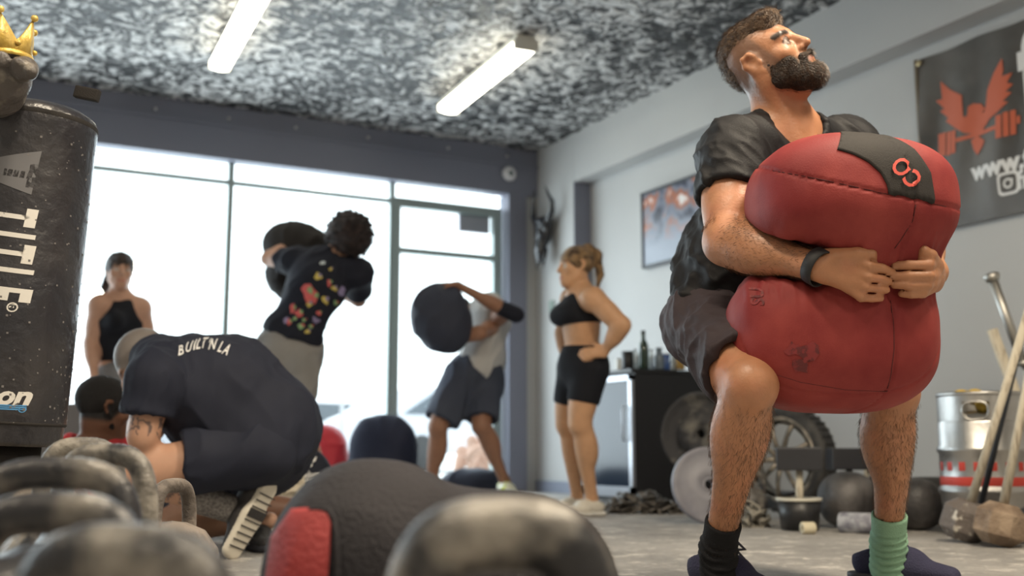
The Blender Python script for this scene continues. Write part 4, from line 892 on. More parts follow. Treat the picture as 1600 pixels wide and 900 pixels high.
it += tr_+arch+[cone(J['neck'], T(0, -.02, -.05), .065, .06, .03)]+arm_items(J['shL'], J['elL'], J['wrL'], 1.02, 1.05)+arm_items(J['shR'], J['elR'], J['wrR'], 1.0)
it += hand_items(J['wrL'], V(.1, 1, .2), V(0, 0, 1), V(-1, 0, 0), 1, (.6, .9, .7))+hand_items(J['wrR'], V(.3, 1, 0), V(0, 0, 1), V(-1, 0, 0), 1, (.6, .9, .7))
it += leg_items(J['hipL'], J['knL'], J['anL'], 1.0, 1.05, V(.2, 1, 0))+leg_items(J['hipR'], J['knR'], J['anR'], 1.0, 1.05, V(.2, 1, 0))
hcol = head_col(hC, hF, hU, (.50, .29, .20), (.17, .15, .14))
def kcol(v):
    c = hcol(v)
    for a, b, r, A in ((J['shL']*.35+J['elL']*.65, J['elL'], .075, 34), (J['knL']*.85+J['anL']*.15, J['knL']*.35+J['anL']*.65, .085, 30)):     # inked arm and shin
        ba = b-a; h = ((v-a) @ ba)/(ba @ ba); dd = np.linalg.norm(v-a-np.clip(h, 0, 1)[:, None]*ba, axis=1); m = (dd < r)*(h > 0)*(h < 1)*np.clip((np.abs(fbm(v*A, 7, 2)-.52) < .06)*.75, 0, 1); c = c*(1-m[:, None])+np.array([.04, .045, .06])*m[:, None]
    return c
km = solid('person', it, .0065, SKIN2, color=kcol)
tag(km, 'kneeling man with cropped grey hair hunched in a black tee, tattooed arm and shin', 'person')
st = [grow(i, .022) for i in tr_+arch]+[ell(W_(418, 668, 3.8), (.19, .15, .17), frame(sd, V(-.6, .8, 0)), .08), grow(cone(J['neck'], J['shL'], .06, .06, .05), .01), grow(cone(J['neck'], J['shR'], .06, .06, .05), .01), sph(J['shL'], .085, .05), sph(J['shR'], .08, .05), sleeve(J['shL'], J['elL'], .62, .09, .082, .064), sleeve(J['shR'], J['elR'], .55, .085, .08, .062),
      half(W_(420, 735, 3.78), V(-.25, -1, 0), .02), sph(T(0, -.035, -.08), .072, .01, 's')]
KT = cloth('hazed_black_tee', (.018, .021, .036), .75, (.024, .027, .042))  # black cloth, with bluish lens haze lifted into its base colour
ks = solid('shirt', st, .007, KT, km, disp=lambda v: ridge(v, 7, .012, 5, stretchM(V(-.6, .6, 0), .3))+ridge(v, 14, .006, 9, stretchM(V(.2, 1, 0), .3)))
b_ = bvh_of(ks); PW = mat('white_print', (.72, .72, .72), .7)
for ch, px, py, a in [('B', 283, 549, 22), ('U', 295, 544, 16), ('I', 303.5, 541, 12), ('L', 310, 539.5, 8), ('T', 318, 538, 5), ("'N", 331, 540, 0), ('L', 345, 544, -14), ('A', 354, 548, -18)]:
    flat('back_print', px, py, text_shape(ch, .046, .0008, sx=.62), b_, PW, ks, 1, math.radians(a), off=.004)
so = [ell(W_(414, 705, 3.8), (.17, .15, .15), frame(sd, V(-.6, .8, 0)), .06), sleeve(J['hipL'], J['knL'], .56, .118, .105, .085, .05), sleeve(J['hipR'], J['knR'], .56, .115, .105, .085, .05)]
solid('shorts', so, .007, KT, km, disp=lambda v: ridge(v, 9, .014, 3, stretchM(V(.8, .4, 0), .3)))
HG = mat('heather_sock', (.13, .12, .12), .9, col2=(.24, .23, .22), scale=120, bump=.2)
a_ = J['knL']+(J['anL']-J['knL'])*.58; d_ = nz(J['anL']-J['knL']); solid('sock', [cone(a_, J['anL']+d_*.03, .055, .045, .02), half(a_+d_*.01, -d_, .004)], .006, HG, km)
BS = mat('black_trainer', (.03, .028, .03), .6, bump=.3); CSO = mat('cream_sole', (.68, .64, .55), .55)
tF = nz(V(-.45, -.85, -.1)); tU = nz(V(-.74, .36, .5))
sh1 = shoe_parts('shoe', W_(408, 792, 3.66), tF, BS, CSO, km, .29, up=tU, lace=True, mlace=mat('grey_lace', (.3, .3, .3), .8), res=.006)
rs = frame(tF, tU); sc_ = MB(); o_ = W_(408, 792, 3.66)
for k in range(9): sc_.box(o_+rs @ np.array([0, -.04+.024*k, -.001]), (.082, .004, .004), rs)
sc_.build('tread_groove', BS, sh1)
MB().box(o_+rs @ np.array([0, .03, -.001]), (.084, .03, .0045), rs).build('black_sole_inset', BS, sh1)
shoe_parts('shoe', G(400, 4.0, .0), V(.3, 0, -.6), BS, DSO, km, .28, res=.009)

# --- seated man in red, his back to us
J = dict(pel=G(172, 4.3, .12), chest=W_(160, 745, 4.28), neck=W_(155, 700, 4.25), shL=W_(126, 712, 4.2), shR=W_(192, 706, 4.38), elL=W_(112, 775, 4.1), wrL=G(115, 3.95, .08), elR=W_(215, 760, 4.45), wrR=G(240, 4.4, .1))
J['hipR'] = G(196, 4.36, .12); J['hipL'] = G(160, 4.4, .12); J['knR'] = W_(368, 786, 4.35); J['anR'] = G(545, 4.45, .09); J['knL'] = G(330, 4.75, .12); J['anL'] = G(436, 4.78, .08)
hF, hU, hC = V(.72, -.12, .62), V(.08, 1, 0), W_(163, 638, 4.25)
it, T, R = head_items(hC, hF, hU, 1.02); sd = J['shR']-J['shL']
tr_ = torso_items(J['pel'], J['chest'], J['neck'], sd, .95)
it += tr_+[cone(W_(155, 700, 4.25), T(0, -.02, -.05), .066, .062, .03), cone(J['neck'], J['shL'], .05, .05, .05), cone(J['neck'], J['shR'], .05, .05, .05)]+arm_items(J['shL'], J['elL'], J['wrL'])+arm_items(J['shR'], J['elR'], J['wrR'])
it += hand_items(J['wrL'], V(0, -.2, -1), V(0, 1, 0), V(1, 0, 0))+hand_items(J['wrR'], V(1, -.1, 0), V(0, 1, 0), V(0, 0, -1))
it += leg_items(J['hipR'], J['knR'], J['anR'], 1.0, 1.1, V(.2, -1, 0))+leg_items(J['hipL'], J['knL'], J['anL'], 1., 1., V(0, -1, 0))
def scol(v):
    c = head_col(hC, hF, hU, (.12, .055, .035), (.008, .007, .008), s=1.02)(v); return np.where((v[:, 2] < .35)[:, None] & ((v-CAM) @ RT > -1.25)[:, None], c*1.9, c)
sm_ = solid('person', it, .0075, SKIN2, color=head_col(hC, hF, hU, (.15, .07, .042), (.008, .007, .008), s=1.02))
tag(sm_, 'seated man in a red tee with short black hair, behind the kettlebells', 'person')
RT_ = cloth('red_tee', (.42, .03, .04), .8, (.50, .05, .06), .15)
st = [grow(i, .018) for i in tr_[1:]]+[grow(cone(J['neck'], J['shL'], .055, .06, .05), .012), grow(cone(J['neck'], J['shR'], .055, .06, .05), .012), sph(J['shL'], .075, .05), sph(J['shR'], .075, .05), sleeve(J['shL'], J['elL'], .6, .08, .076, .058), sleeve(J['shR'], J['elR'], .6, .08, .076, .058), sph(T(0, -.03, -.115), .075, .01, 's'), half(J['pel'], V(0, -1, 0), .01)]
solid('shirt', st, .007, RT_, sm_, disp=lambda v: ridge(v, 10, .012, 5))
so = [ell(J['pel']+ZZ*.03, (.18, .15, .12), frame(sd, ZZ), .05), sleeve(J['hipR'], J['knR'], .85, .11, .10, .075, .05), sleeve(J['hipL'], J['knL'], .85, .11, .10, .075, .05)]
solid('shorts', so, .009, DB, sm_)
solid('hair', [grp(hair_items(hC, hF, hU, 1.02, .006, .042, -.06), .01)], .006, mat('black_hair', (.006, .005, .006), .8, bump=.8, bscale=260), sm_, disp=lambda v: .003*fbm(v*90, 2, 2))
solid('beard', [cone(T(-.05, .01, -.06), T(-.018, .066, -.1), .024, .022, .02), cone(T(.05, .01, -.06), T(.018, .066, -.1), .024, .022, .02), ell(T(0, .075, -.105), (.028, .025, .024), R, .02)], .006, bpy.data.materials['black_hair'], sm_)
shoe_parts('shoe', np.array([*J['anR'][:2], 0]), V(.8, .3, 0), BS, DSO, sm_, .28, res=.009)
shoe_parts('shoe', np.array([*J['anL'][:2], 0]), V(-.2, 0, -.9), CRS, CSO, sm_, .28, res=.009)
# --- someone sitting outside on the pavement
J = dict(pel=G(778, 11, .12), chest=G(782, 11, .42), neck=G(783, 11, .62), kn=W_(738, 690, 10.8), an=G(735, 10.5, .08))
it, T, R = head_items(G(786, 11, .80), V(-.8, 0, -.4), ZZ)
it += torso_items(J['pel'], J['chest'], J['neck'], V(.3, 0, 1))+[cone(J['neck'], T(0, -.02, -.05), .06, .055, .03)]+leg_items(J['pel']+V(0, 0, -.1), J['kn'], J['an'])+leg_items(J['pel']+V(0, 0, .1), G(722, 11.1, .35), G(712, 10.9, .08))
it += arm_items(J['neck']+V(0, -.08, -.18), W_(752, 700, 10.7), W_(728, 715, 10.6), .95)
om = solid('person', it, .015, SKIN2, color=head_col(G(786, 11, .80), V(-.8, 0, -.4), ZZ, (.55, .33, .24), (.03, .02, .02)))
tag(om, 'person sitting on the pavement outside the door, one knee raised', 'person')
solid('shirt', [grow(i, .02) for i in torso_items(J['pel'], J['chest'], J['neck'], V(.3, 0, 1))], .015, WSH, om)
# ------------------------------------------------------------------ things
CAST = mat('chalky_cast_iron', (.022, .022, .026), .42, col2=(.50, .46, .40), scale=13, detail=7, lo=.42, hi=.74, bump=.3, bscale=60)
CAST2 = mat('cast_iron_worn', (.03, .03, .035), .35, col2=(.34, .31, .27), scale=10, detail=5, lo=.5, hi=.75, bump=.2, bscale=60)
def kettlebell(c, d, h, label, m=CAST, w=.2, tube=.019, z=0., group='chalk-dusted kettlebells in the foreground'):
    # c: ground point, d: direction of the handle bar, h: full height
    d = nz(np.array([d[0], d[1], 0.])); c = np.asarray(c, float)*[1, 1, 0]+ZZ*z; rb = h*.36
    k = empty('kettlebell', c, label, 'kettlebell', group)
    MB().lathe([(0, .004), (rb*.55, .0), (rb*.72, .012), (rb*.96, rb*.6), (rb, rb*.95), (rb*.93, rb*1.35), (rb*.66, rb*1.72), (rb*.3, rb*1.88), (0, rb*1.92)], c, None, 36).build('bell', m, k, True)
    pts = []; base = rb*1.3; top = h-tube; hw = w/2-tube
    for a in np.linspace(0, 1, 25):
        u = math.pi*a; x = -math.cos(u); y = math.sin(u); sx = math.copysign(abs(x)**.55, x); sy = abs(y)**.5
        pts.append(c+d*hw*sx+ZZ*(base+(top-base)*sy))
    pts[0] = c-d*hw*.82+ZZ*rb*1.0; pts[-1] = c+d*hw*.82+ZZ*rb*1.0
    MB().tube(pts, tube, 16).build('handle', m, k, True)
    return k
kettlebell(G(785, .86), RT*.98+FH*.15, .322, 'chalky kettlebell at bottom centre in front of the black and red sandbag', w=.205, tube=.031)
kettlebell(G(165, .84), RT*.95-FH*.35, .302, 'chalky kettlebell nearest the lens at bottom left, arched handle', w=.23, tube=.028)
kettlebell(G(55, 1.08), RT*.95+FH*.1, .318, 'kettlebell with scuffed black handle between the nearest one and the row behind', CAST2, w=.21, tube=.022)
kettlebell(G(62, 1.38), RT*1.+FH*.05, .352, 'glossy black kettlebell with a wide flat-topped handle, third from the front at left', CAST2, w=.24, tube=.021)
kettlebell(G(146, 1.72), RT*1.-FH*.25, .372, 'chalk-white kettlebell with a rounded handle in front of the kneeling man', w=.20, tube=.018)
kettlebell(G(110, 1.95), RT*1.+FH*.2, .385, 'furthest kettlebell at left with two round horns, beside the punching bag', w=.17, tube=.017)
kettlebell(G(262, 2.35), RT*.2+FH*1., .30, 'dusty brown kettlebell under the kneeling man at left', m=mat('dusty_brown_iron', (.10, .085, .075), .7, col2=(.26, .22, .19), scale=14, bump=.4), w=.19, tube=.016)
# foreground sandbag, black with a red end
fb = solid('sandbag', [ell(P(592, 925, 1.52), (.150, .185, .184), frame(FH, ZZ), .0, pw=2.2), ell(P(785, 957, 1.58), (.175, .185, .172), frame(FH, ZZ), .05, pw=2.2), ell(P(518, 960, 1.52), (.07, .15, .145), frame(FH, ZZ), .06, pw=2.2), half((0, 0, .004), (0, 0, -1.), .01)], .007, cloth('charcoal_canvas', (.020, .019, .023), .7, (.034, .031, .036), .3, 150), disp=lambda v: ridge(v, 8, .007, 5, stretchM(V(1, .2, 0), .35)))
tag(fb, 'lumpy black sandbag with a red end panel lying on the floor in the foreground', 'sandbag')
REDF = mat('red_canvas_near', (.26, .02, .022), .6, col2=(.36, .035, .035), scale=8, bump=.3, bscale=160)
fbv = bvh_of(fb); c_ = P(480, 850, 1.4); pr_ = lambda q: ((P(*q, 1.4)-c_) @ RT, (P(*q, 1.4)-c_) @ UP)
pol = [(420, 1120), (518, 1120), (524, 960), (526, 860), (524, 812), (516, 799), (498, 795), (478, 797), (455, 802), (420, 850)]
ep = decal('end_panel', poly_shape([pr_(q) for q in pol]), c_, RT, UP, REDF, fb, fbv, FW, .002, .006); m_ = ep.modifiers.new('thick', 'SOLIDIFY'); m_.thickness = .003; m_.offset = 1
pp_ = [hitpx(fbv, *q, .004) for q in [(523, 990), (525, 930), (527, 885), (526, 860), (525, 835), (522, 812), (514, 799), (500, 796), (485, 797)]]
MB().tube(pp_, .004, 8).build('piping', bpy.data.materials['charcoal_canvas'], ep, True)
# punching bag with a crowned animal bust on top
pb_c = G(-20, 2.62); Hb = (704-695)/1711*2.62+CH; Ht = CH+(704-150)/1711*2.62*1.01; rP = .152
PBM = mat('black_vinyl', (.022, .022, .028), .33, col2=(.04, .038, .042), scale=5, bump=.35, bscale=25, spec=.6)
pb = empty('punching_bag', pb_c*[1, 1, 0]+ZZ*Hb, 'tall black punching bag with white lettering, at the left edge', 'punching bag')
pc0 = np.array([pb_c[0], pb_c[1], 0.])
MB().lathe([(0, Hb), (rP*.93, Hb), (rP*.97, Hb+.012), (rP*.97, Hb+.05), (rP, Hb+.06), (rP*1.0, (Hb+Ht)/2), (rP, Ht-.05), (rP*1.01, Ht-.045), (rP*1.01, Ht-.02), (rP*.97, Ht-.005), (rP*.8, Ht+.012), (0, Ht+.02)], pc0, None, 72).build('shell', PBM, pb, True)
sh_o = bpy.data.objects['shell']
MB().lathe([(rP*1.012, Ht-.03), (rP*1.02, Ht-.024), (rP*1.012, Ht-.018)], pc0, None, 72).build('top_piping', BAGK, pb, True)
MB().lathe([(rP*.985, Hb+.05), (rP*1.008, Hb+.054), (rP*.99, Hb+.058)], pc0, None, 72).build('bottom_piping', BAGK, pb, True)
MB().tube([pc0+ZZ*Hb*1.0, pc0+ZZ*.3], .1, 24).build('stand_post', BAGK, pb, True)
q = P(112, 141, 2.66); MB().box(q, (.06, .02, .030), frame(V(0, 0, 1), V(.16, 1, 0))).build('buckle_strap', BAGK, pb, bevel=.004)
pv = bvh_of(sh_o); OFFW = mat('worn_white_print', (.66, .64, .60), .6, col2=(.08, .08, .09), scale=35, detail=3, lo=.70, hi=.74); GRP = mat('grey_print', (.13, .13, .14), .6); BLP = mat('blue_print', (.08, .28, .55), .6)
DR = math.radians(-95.5)
def onbag(name, px, py, shape, m, size, rot=DR): return flat(name, px-17*(690-py)/520, py, shape, pv, m, sh_o, size, rot, off=.0012)
for ch, y, x in [('T', 335, 6), ('I', 364, 4), ('T', 392, 2), ('L', 425, 0), ('E', 456, -2)]:
    U = RT*math.cos(DR)+UP*math.sin(DR)
    onbag('letter', x, y, text_shape(ch, 1., .03, sx=.48), OFFW, .15)
onbag('registered_mark', 15, 478, text_shape('®', .03, .0006), OFFW, 1)
onbag('grey_triangle', 26, 268, poly_shape([(-.055, .03), (.045, .03), (.02, -.07), (-.02, -.07)]), GRP, 1.1)
onbag('triangle_letter', 22, 270, text_shape('T', .09, .004), PBM, 1)
onbag('small_word', 19, 617, text_shape('on', .06, .0025, shear=.2), OFFW, 1, math.radians(-4))
for k in range(3): onbag('blue_stripe', 14, 631+3*k, poly_shape([(-.03, -.0015), (.03, -.0015), (.03, .0015), (-.03, .0015)]), BLP, 1, math.radians(-4))
onbag('small_mark', 33, 637, text_shape('®', .018, .0004), BLP, 1)
wm = MB(); rd = random.Random(9); tt = mat('scuff_dust', (.16, .15, .15), .8)
for k in range(170):
    a = rd.uniform(-1.9, .4); z = rd.uniform(Hb+.05, Ht-.05); r = rP+.0006; p = pc0+np.array([math.cos(a), math.sin(a), 0])*r+ZZ*z; R = frame(np.array([math.cos(a), math.sin(a), 0]), ZZ); s_ = rd.uniform(.001, .0028); wm.box(p, (s_*2, s_*.6, s_*2), R)
o = wm.build('pimples', tt, sh_o); o['kind'] = 'stuff'
pb.rotation_euler = Matrix.Rotation(math.radians(2.6), 3, Vector(-FH)).to_euler() if 0 else Matrix.Rotation(math.radians(2.6), 3, Vector(FH)).to_euler()
bst = solid('animal_bust', [ell(P(-8, 112, 2.58), (.075, .07, .06), None, .02), ell(P(38, 108, 2.53), (.032, .032, .030), None, .03), ell(P(48, 112, 2.51), (.017, .02, .018), None, .012), ell(P(2, 92, 2.5), (.02, .012, .02), None, .01), sph(P(28, 98, 2.5), .014, .01), cone(P(0, 122, 2.58), P(-10, 132, 2.6), .07, .08, .02)], .005, mat('worn_bronze', (.09, .08, .075), .45, col2=(.3, .27, .22), scale=22, lo=.55, hi=.75, bump=.3))
tag(bst, 'small grey animal head ornament wearing a crown on top of the punching bag', 'ornament')
cr = MB(); c0 = P(4, 92, 2.57); n = 60; RC = frame(V(-.1, 0, -1), V(-.12, 1, 0)); v = []; f = []
for k in range(n):
    a = 2*math.pi*k/n; t = abs(((k/n*6) % 1)-.5)*2; hgt = .028+.055*t**1.3; fl = 1+.28*t
    for rr, z in ((.060, -.008), (.066, -.008), (.066*fl*.97, hgt), (.061*fl*.97, hgt)): v.append(c0+RC @ np.array([rr*math.cos(a), rr*math.sin(a), z]))
for k in range(n):
    for j in range(4): f.append((k*4+j, k*4+(j+1) % 4, ((k+1) % n)*4+(j+1) % 4, ((k+1) % n)*4+j))
GOLD = mat('gold_paint', (.62, .42, .09), .38, .35, col2=(.75, .56, .2), scale=20, bump=.2)
crown = tag(cr.add(v, f).build('crown', GOLD, None, True), 'small gold pointed crown on the ornament on the punching bag', 'crown')
for k in range(6):
    a = 2*math.pi*k/6; p = c0+RC @ np.array([.066*1.28*math.cos(a), .066*1.28*math.sin(a), .088]); MB().lathe([(0, -.009), (.007, -.006), (.009, 0), (.007, .006), (0, .009)], p, None, 12).build('ball', GOLD, crown, True)
    a += math.pi/6; p = c0+RC @ np.array([.070*math.cos(a), .070*math.sin(a), .018]); MB().lathe([(0, -.007), (.006, -.004), (.007, 0), (.006, .004), (0, .007)], p, None, 12).build('stud', GOLD, crown, True)
MB().lathe([(.066, -.012), (.070, -.008), (.068, .0), (.066, .002)], c0, RC, 40).build('rim', GOLD, crown, True)
# stony base under the punching bag
bs = solid('stone_base', [ell(pc0+ZZ*.12+V(-.05, 0, 0), (.27, .26, .205), None, 0, pw=3.)]+[half((0, 0, .002), (0, 0, -1.), .005)], .012, mat('dusty_stone', (.17, .14, .11), .9, col2=(.36, .31, .25), scale=12, bump=.6, bscale=40), disp=lambda v: .02*(fbm(v*9, 4, 4)-.5)-.01)
tag(bs, 'dusty brown base the punching bag stands on', 'base')
gx_ = MB(); c = G(112, 5.2); R = frame(FH, ZZ); gx_.box(c*[1, 1, 0]+ZZ*.29, (.34, .4, .575), R); tag(gx_.build('box', mat('dark_grey_box', (.13, .13, .14), .7), None, bevel=.01), 'dark grey box between the punching bag and the seated man', 'box')

# bags at the back by the window
def bagthing(items, res, m, label, disp=None, name='sandbag', cat='sandbag'): return tag(solid(name, items+[half((0, 0, .003), (0, 0, -1.), .01)], res, m, disp=disp or (lambda v: ridge(v, 6, .012, 5))), label, cat)
c = G(597, 7.4); bagthing([ell(c+ZZ*.29, (.235, .16, .31), frame(V(.1, 0, 1), ZZ), 0, pw=2.8), ell(c+ZZ*.10+V(.05, 0, 0), (.25, .18, .16), frame(V(.1, 0, 1), ZZ), .05, pw=2.5)], .013, cloth('midnight_bag', (.02, .024, .045), .75, (.03, .035, .06)), 'tall dark blue-black bag standing by the window between the curly man and the door')
c = G(508, 7.8); bagthing([ell(c+ZZ*.27+V(-.03, 0, 0), (.2, .14, .27), frame(V(.1, 0, 1), V(-.18, 1, 0)), 0, pw=2.6), ell(c+ZZ*.10, (.2, .15, .13), frame(V(.1, 0, 1), ZZ), .05, pw=2.4)], .013, mat('bright_red_bag', (.55, .025, .04), .6, bump=.2), 'tall bright red bag standing by the window behind the legs of the curly man')
c = G(738, 7.9); bagthing([ell(c+ZZ*.11, (.24, .16, .12), frame(V(.1, 0, 1), ZZ), 0, pw=2.4)], .013, bpy.data.materials['slate_bag'], 'small slate sandbag flat on the floor between the feet of the man by the door')
c = G(478, 5.0); lb = bagthing([ell(c+ZZ*.17, (.125, .10, .19), frame(V(.1, 0, 1), V(-.15, 1, 0)), 0, pw=2.8)], .009, BT, 'black bag with white moth emblem and lettering behind the kneeling man')
lv = bvh_of(lb); moth = poly_shape([(0, -.3), (.12, -.15), (.35, -.42), (.6, -.35), (.5, -.05), (.85, .1), (.95, .5), (.55, .42), (.2, .15), (.08, .3), (-.08, .3), (-.2, .15), (-.55, .42), (-.95, .5), (-.85, .1), (-.5, -.05), (-.6, -.35), (-.35, -.42), (-.12, -.15)])
flat('moth_emblem', 480, 724, moth, lv, PW, lb, .042, .06, off=.006)
flat('bag_lettering', 480, 742, text_shape('freedom', .04, .0015, sx=.8), lv, PW, lb, 1, .0, off=.006); flat('bag_lettering', 484, 751, text_shape('STRENGTH', .022, .001), lv, PW, lb, 1, .0, off=.006)
c = G(436, 4.7); tw = solid('towel', [ell(c+ZZ*.23, (.07, .06, .05), None, .0), ell(c+ZZ*.15+V(.0, 0, 0), (.085, .07, .15), None, .06), ell(c+ZZ*.21+V(.05, 0, 0), (.05, .05, .06), None, .04), half((0, 0, .003), (0, 0, -1.), .01)], .008, mat('cream_towel', (.68, .62, .50), .95, bump=.5, bscale=150), disp=lambda v: ridge(v, 14, .014, 5)); tag(tw, 'crumpled cream towel behind the shoe of the kneeling man', 'towel')

# ------------------------------------------------------------------ right wall: framed picture, banner, skull
def wallframe(px0, py0, px1, py1, X): return onX(px0, py0, X), onX(px1, py1, X)
YW = np.array([0, 1., 0])
pa = onX(1003, 303, XW-.03); pb_ = onX(1006, 420, XW-.03); zt, zb = pa[2], pb_[2]; y1 = pa[1]; y0 = onX(1110, 300, XW-.03)[1]
pf = empty('framed_picture', ((XW-.02), (y0+y1)/2, (zt+zb)/2), 'wide framed picture in a thin dark frame on the side wall behind the athlete', 'picture')
m = MB(); t = .022
for a, b, c_, d_ in ((y0, y1, zt-t, zt), (y0, y1, zb, zb+t), (y0, y0+t, zb, zt), (y1-t, y1, zb, zt)): xbox(XW-.045, XW, a, b, c_, d_, m)
m.build('frame', mat('thin_dark_frame', (.03, .035, .045), .4), pf)
def picmat():
    m, t, b = nodes('gym_photo'); L = t.links; N = t.nodes.new; tc = N('ShaderNodeTexCoord')
    n = N('ShaderNodeTexNoise'); n.inputs['Scale'].default_value = 5.5; n.inputs['Detail'].default_value = 3; L.new(tc.outputs['Object'], n.inputs[0])
    r = N('ShaderNodeValToRGB'); e = r.color_ramp.elements; e[0].position = .36; e[0].color = (.04, .04, .06, 1); e[1].position = .48; e[1].color = (.20, .22, .28, 1)
    for p_, c_ in ((.56, (.30, .14, .10, 1)), (.60, (.45, .16, .09, 1)), (.66, (.75, .72, .70, 1))): x = e.new(p_); x.color = c_
    L.new(n.outputs[0], r.inputs[0])
    sp_ = N('ShaderNodeSeparateXYZ'); L.new(tc.outputs['Object'], sp_.inputs[0]); mr = N('ShaderNodeMapRange'); mr.inputs[1].default_value = (zb+zt)/2-.15; mr.inputs[2].default_value = (zb+zt)/2+.02; L.new(sp_.outputs[2], mr.inputs[0])
    mx = N('ShaderNodeMix'); mx.data_type = 'RGBA'; L.new(mr.outputs[0], mx.inputs[0]); mx.inputs[6].default_value = (.24, .27, .34, 1); L.new(r.outputs[0], mx.inputs[7]); L.new(mx.outputs[2], b.inputs['Base Color'])
    b.inputs['Roughness'].default_value = .25; return m
xbox(XW-.035, XW-.005, y0+t, y1-t, zb+t, zt-t, MB()).build('print', picmat(), pf)
# banner
XB = XW-.03; A = onX(1433, 95, XB); B_ = onX(1459, 362, XB); yA = A[1]; zT, zB = A[2], B_[2]; yE = yA-2.6
bn = MB(); ny_, nz_ = 90, 30; v = []; f = []
for i in range(ny_+1):
    for j in range(nz_+1):
        y = yA+(yE-yA)*i/ny_; z = zB+(zT-zB)*j/nz_; s_ = i/ny_
        v.append((XB-.012*math.sin(y*9+z*3)*math.sin(j/nz_*math.pi)*.8-.010*math.sin(y*23+z*5)*(1-s_*.5)*math.sin(j/nz_*math.pi)-.008, y, z-.012*math.sin(s_*math.pi*6)**2*(j/nz_)))
for i in range(ny_):
    for j in range(nz_): a = i*(nz_+1)+j; f.append((a, a+1, a+nz_+2, a+nz_+1))
BAN = mat('black_banner_vinyl', (.052, .046, .040), .42, col2=(.085, .075, .065), scale=2.5, bump=.15, bscale=12, spec=.6)
ban = bn.add(v, f).build('banner', BAN, None, True); tag(ban, 'black vinyl banner with an orange winged barbell emblem on the side wall', 'banner')
bvb = bvh_of(ban); XD = np.array([1., 0, 0]); HUn = ZZ
def onban(name, px, py, shape, m, size, off=.004):
    c = onX(px, py, XB-.05); sh = ([(a*size, b*size) for a, b in shape[0]], shape[1]); return decal(name, sh, c, -YW, ZZ, m, ban, bvb, XD, off, .05)
ORG = mat('orange_print', (.50, .105, .045), .55); WHP = mat('banner_white', (.72, .72, .72), .55)
def un(px, py): p = onX(px, py, XB-.05); return (-(p[1]), p[2])
def pxpoly(pts): o = un(1515, 180); return [(un(*p)[0]-o[0], un(*p)[1]-o[1]) for p in pts]
wingL = [(1461, 125), (1475, 138), (1495, 147), (1497, 180), (1512, 190), (1530, 196), (1526, 208), (1498, 206), (1487, 200), (1478, 194), (1468, 188), (1472, 182), (1459, 172), (1466, 168), (1454, 156), (1463, 153)]
wingR = [(1559, 89), (1562, 108), (1560, 118), (1576, 112), (1568, 128), (1577, 130), (1566, 142), (1575, 143), (1562, 157), (1570, 158), (1554, 174), (1540, 184), (1531, 196), (1514, 190), (1531, 170), (1534, 138), (1545, 112)]
bodyp = [(1504, 165), (1511, 160), (1524, 160), (1528, 166), (1533, 168), (1526, 172), (1531, 185), (1526, 200), (1516, 208), (1500, 206), (1497, 185), (1503, 178)]
tail = [(1508, 218), (1518, 210), (1531, 218), (1528, 226), (1518, 241), (1512, 232)]
barp = [(1485, 215), (1553, 194), (1554, 200), (1486, 221)]
def plate(x0, x1, yt, yb): return [(x0, yt), (x1, yt-(x1-x0)*.3), (x1, yb-(x1-x0)*.3), (x0, yb)]
plates = [plate(1456, 1468, 208, 244), plate(1470, 1477, 205, 242), plate(1478, 1485, 203, 239), plate(1551, 1560, 180, 216), plate(1562, 1570, 175, 213), plate(1572, 1580, 172, 210), plate(1581, 1586, 180, 192)]
onban('winged_emblem', 1515, 180, poly_shape(*[pxpoly(p) for p in [wingL, wingR, bodyp, tail, barp]+plates]), ORG, 1)
def bant(name, px, py, txt, size, m=WHP, bold=.004, sx=.8):
    sh = text_shape(txt, size, bold*size/.1, sx=sx); x0 = min(a for a, b in sh[0]); return onban(name, px, py, ([(a-x0, b) for a, b in sh[0]], sh[1]), m, 1)
bant('banner_title', 1584, 112, 'freedom', .52, sx=.75, bold=.006); bant('web_address', 1508, 270, 'www.freedom', .135, bold=.005, sx=1.0); bant('handle_text', 1581, 282, 'freedom', .14, bold=.003)
ic = [(1558, 276), (1577, 272), (1578, 294), (1559, 298)]
rr = lambda w, n=6: [(w*math.copysign(abs(math.cos(a))**.4, math.cos(a)), w*math.copysign(abs(math.sin(a))**.4, math.sin(a))) for a in np.linspace(0, 2*math.pi, 33)[:-1]]
onban('icon_square', 1568, 285, poly_shape(rr(.062)), WHP, 1, .004); onban('icon_square', 1568, 285, poly_shape(rr(.047)), BAN, 1, .006)
onban('icon_ring', 1568, 285, poly_shape([(.028*math.cos(a), .028*math.sin(a)) for a in np.linspace(0, 6.2, 24)]), WHP, 1, .008); onban('icon_ring', 1568, 285, poly_shape([(.016*math.cos(a), .016*math.sin(a)) for a in np.linspace(0, 6.2, 24)]), BAN, 1, .010); onban('icon_dot', 1573.5, 279, poly_shape([(.008*math.cos(a), .008*math.sin(a)) for a in np.linspace(0, 6.2, 12)]), WHP, 1, .008)
MB().tube([(XB-.012, yA+.0, zB), (XB-.012, yA, zT)], .012, 8).build('hem', mat('tan_hem', (.26, .22, .17), .6), ban, True)
MB().lathe([(.006, 0), (.016, .002), (.018, .006), (.012, .009), (.006, .008)], (XB-.02, yA-.03, zT-.03), frame(np.array([0, 1., 0]), np.array([-1., 0, 0])), 16).build('grommet', mat('brass', (.6, .5, .3), .3, .8), ban, True)
pn = MB(); a, b, c_, d_ = onX(1366, 240, XW-.01), onX(1408, 221, XW-.01), onX(1411, 248, XW-.01), onX(1372, 262, XW-.01); t_ = np.array([-.01, 0, 0])
